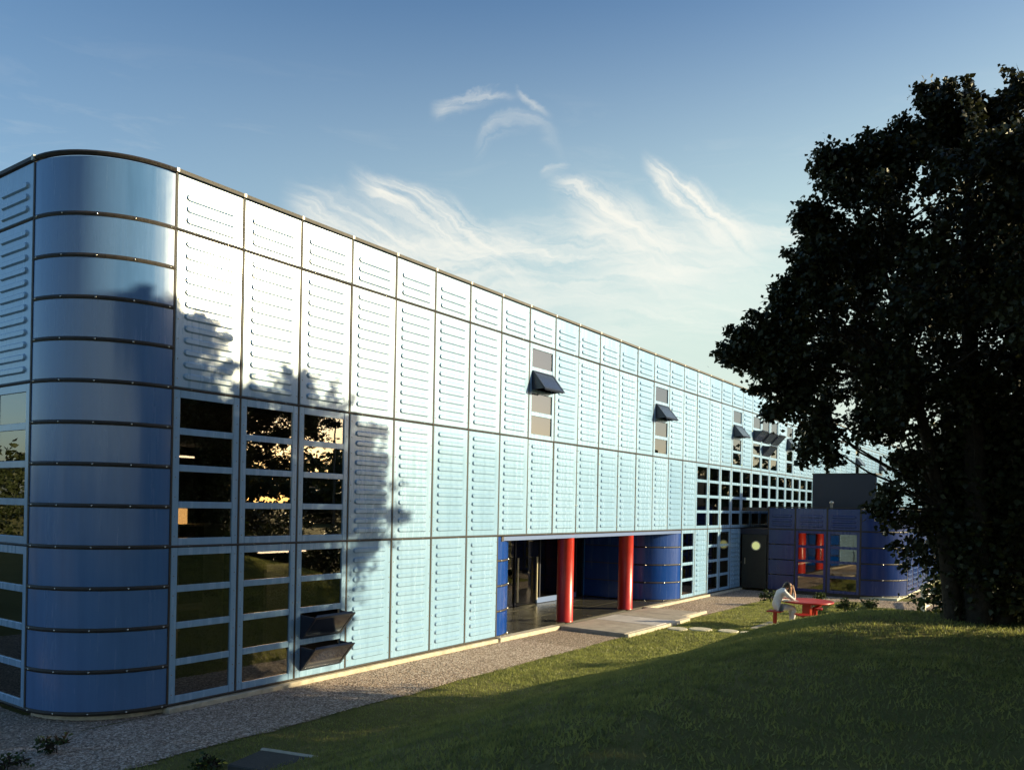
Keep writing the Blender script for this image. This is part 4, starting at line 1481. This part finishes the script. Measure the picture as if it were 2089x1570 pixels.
SH = [(20.7, -2.75, 0.42, 0.34, "small leafy shrub behind the seated person at the gravel edge"),
      (20.6, -5.1, 0.36, 0.36, "small leafy shrub just beyond the far edge of the red table"),
      (22.9, -3.75, 0.26, 0.26, "low dark shrub below the annexe window, seen over the table"),
      (19.2, -4.6, 0.26, 0.28, "low shrub seen under the red table top"),
      (22.2, -5.6, 0.22, 0.22, "tiny shrub on the gravel before the rounded annexe corner")]
for x, y, h_, r_, lb in SH:
    lb_ = [(x + random.uniform(-.5, .5) * r_, y + random.uniform(-.5, .5) * r_, GZ + h_ * random.uniform(0.4, 1.0), r_ * random.uniform(0.45, 0.7)) for _ in range(6)]
    make_tree(lb, [([(x, y, GZ - 0.05), (x + 0.02, y, GZ + h_ * 0.7)], 0.02, 0.008)], lb_, 1500, 0.085, M_SHRUB, "shrub", "small shrubs along the annexe", "shrub", spread=0.05, ymin=40)

# weeds and flowers in the near corner
for (x, y, h_, r_, lb) in [(-1.95, -0.75, 0.22, 0.14, "straggly green weed in the gravel by the rounded corner"),
                           (-2.6, -0.95, 0.12, 0.16, "low green weed at the gravel edge, bottom corner of the view"),
                           (-1.15, -2.75, 0.10, 0.16, "weed with small yellow flowers beside the grey slab")]:
    g0 = float(ground_h(x, y))
    lb_ = [(x + random.uniform(-1, 1) * r_, y + random.uniform(-1, 1) * r_, g0 + h_ * random.uniform(0.3, 1.0), 0.09) for _ in range(8)]
    tt = make_tree(lb, [([(x, y, g0 - 0.03), (x, y, g0 + h_ * 0.6)], 0.008, 0.004)], lb_, 1500, 0.05, M_SHRUB, "weed", "weeds in the near corner", "weed", spread=0.03, ymin=24)
    if 'yellow' in lb:
        fm = MB()
        for _ in range(9):
            fx, fy = random.uniform(-.22, .22), random.uniform(-.2, .2)
            fz = h_ * random.uniform(0.8, 1.3)
            for k in range(5):
                a0, a1 = 2 * PI * k / 5, 2 * PI * (k + 0.8) / 5
                fm.add([(fx, fy, fz), (fx + .025 * math.cos(a0), fy + .025 * math.sin(a0), fz + .006), (fx + .025 * math.cos(a1), fy + .025 * math.sin(a1), fz + .006)], [(0, 1, 2)])
        tag(fm.build("flower", M_YEL, tt), kind='stuff')

# flat grey slab with a pale edge at the foot of the mound
sb = thing("drain_slab", "flat dark slab with a pale worn edge half sunk in the foreground grass", "slab", (-0.75, -3.45, float(ground_h(-0.75, -3.45))), 0.25)
MB().bbox(-0.32, 0.30, -0.42, 0.42, -0.12, 0.05, 0.015).build("cover", mat("old_concrete", (0.06, 0.055, 0.05), 0.9, vary=0.3, bump=0.4), sb)
MB().bbox(0.303, 0.36, -0.44, 0.44, -0.12, 0.065, 0.015).build("edging", M_CONC, sb)

# white handrail beside the annexe corner
hr = thing("handrail", "low white painted rail with a thick end post, sunlit by the rounded annexe corner", "railing", (21.6, -7.25, GZ))
zt = 0.98
MB().bbox(-0.07, 0.07, -0.07, 0.07, 0, zt, 0.012).build("end_post", M_WHITE, hr)
for z_ in (zt - 0.05, zt - 0.42, zt - 0.75):
    MB().tube([(0.07, 0, z_), (2.4, -0.35, z_ + 0.22), (4.4, -0.7, z_ + 0.45)], [0.045] * 3, 8).build("rail", M_WHITE, hr)
for k in (1, 2):
    MB().box(2.2 * k - 0.04, 2.2 * k + 0.04, -0.34 * k - 0.04, -0.34 * k + 0.04, 0, zt + 0.2 * k).build("post", M_WHITE, hr)

# distant low building and woodland
fb = thing("distant_shed", "low grey blue shed glimpsed beyond the big tree", "building", (44.5, -9.0, GZ))
MB().bbox(0, 12, -9, 4.2, 0, 2.5, 0.05).build("wall", M_FARB, fb)
MB().bbox(-0.15, 12.15, -9.15, 4.35, 2.5, 2.65, 0.03).build("roof", M_ROOF, fb)
WP = []
for k in range(240):
    a = random.uniform(-PI, PI)
    if k < 170:
        a = random.uniform(-2.4, 0.35)
    d = random.uniform(105, 150)
    x, y = d * math.cos(a), d * math.sin(a)
    h_ = random.uniform(7, 12.5)
    WP += [(x + random.uniform(-3, 3), y + random.uniform(-3, 3), GZ + h_ * random.uniform(0.2, 0.85), random.uniform(1.8, 3.0)) for _ in range(5)]
for k in range(70):
    a = random.uniform(-0.8, 0.0)
    d = random.uniform(85, 120)
    x, y = d * math.cos(a), d * math.sin(a)
    h_ = random.uniform(8, 12)
    WP += [(x + random.uniform(-3, 3), y + random.uniform(-3, 3), GZ + h_ * random.uniform(0.15, 0.9), random.uniform(1.8, 2.8)) for _ in range(5)]
WN = []
for k in range(60):
    a = random.uniform(1.9, 4.0)
    d = random.uniform(52, 66)
    x, y = d * math.cos(a), d * math.sin(a)
    WN += [(x + random.uniform(-3, 3), y + random.uniform(-3, 3), GZ + random.uniform(0.5, 5.2), random.uniform(1.4, 2.2)) for _ in range(5)]
P = cloud_points(WN, 70, spread=0.35)
v, f = leaf_arrays(P, 0.34)
tag(link("shelter_belt", npmesh("shelter_belt", v, f, M_FARLEAF)), "belt of trees beyond the rounded corner, mirrored in the end windows", kind='stuff')
P = cloud_points(WP, 20, spread=0.6)
v, f = leaf_arrays(P, 0.85)
tag(link("distant_woodland", npmesh("distant_woodland", v, f, M_FARLEAF)), "far dark belt of woodland beyond the site", kind='stuff')

# street lamps across the road, mirrored in the windows
for (x, y, H, rz, lb) in [(43.5, -44.0, 10.0, 0.3, "tall twin arm street lamp across the road, mirrored in the corner windows"),
                          (70.0, -52.0, 10.0, 0.3, "farther twin arm street lamp across the road, mirrored in an upper window")]:
    lp = thing("street_lamp", lb, "street lamp", (x, y, GZ), rz, "street lamps across the road")
    MB().tube([(0, 0, 0), (0, 0, H * 0.5), (0, 0, H)], [0.14, 0.11, 0.08], 10).build("pole", M_POLE, lp)
    for s_ in (-1, 1):
        ar = MB().tube([(0, 0, H), (s_ * 0.9, 0, H + 0.25), (s_ * 2.0, 0, H + 0.3)], [0.06, 0.05, 0.05], 8).build("arm", M_POLE, lp)
        MB().bbox(s_ * 2.3 - 0.4, s_ * 2.3 + 0.4, -0.16, 0.16, H + 0.2, H + 0.36, 0.03).build("lantern", M_POLE, lp)
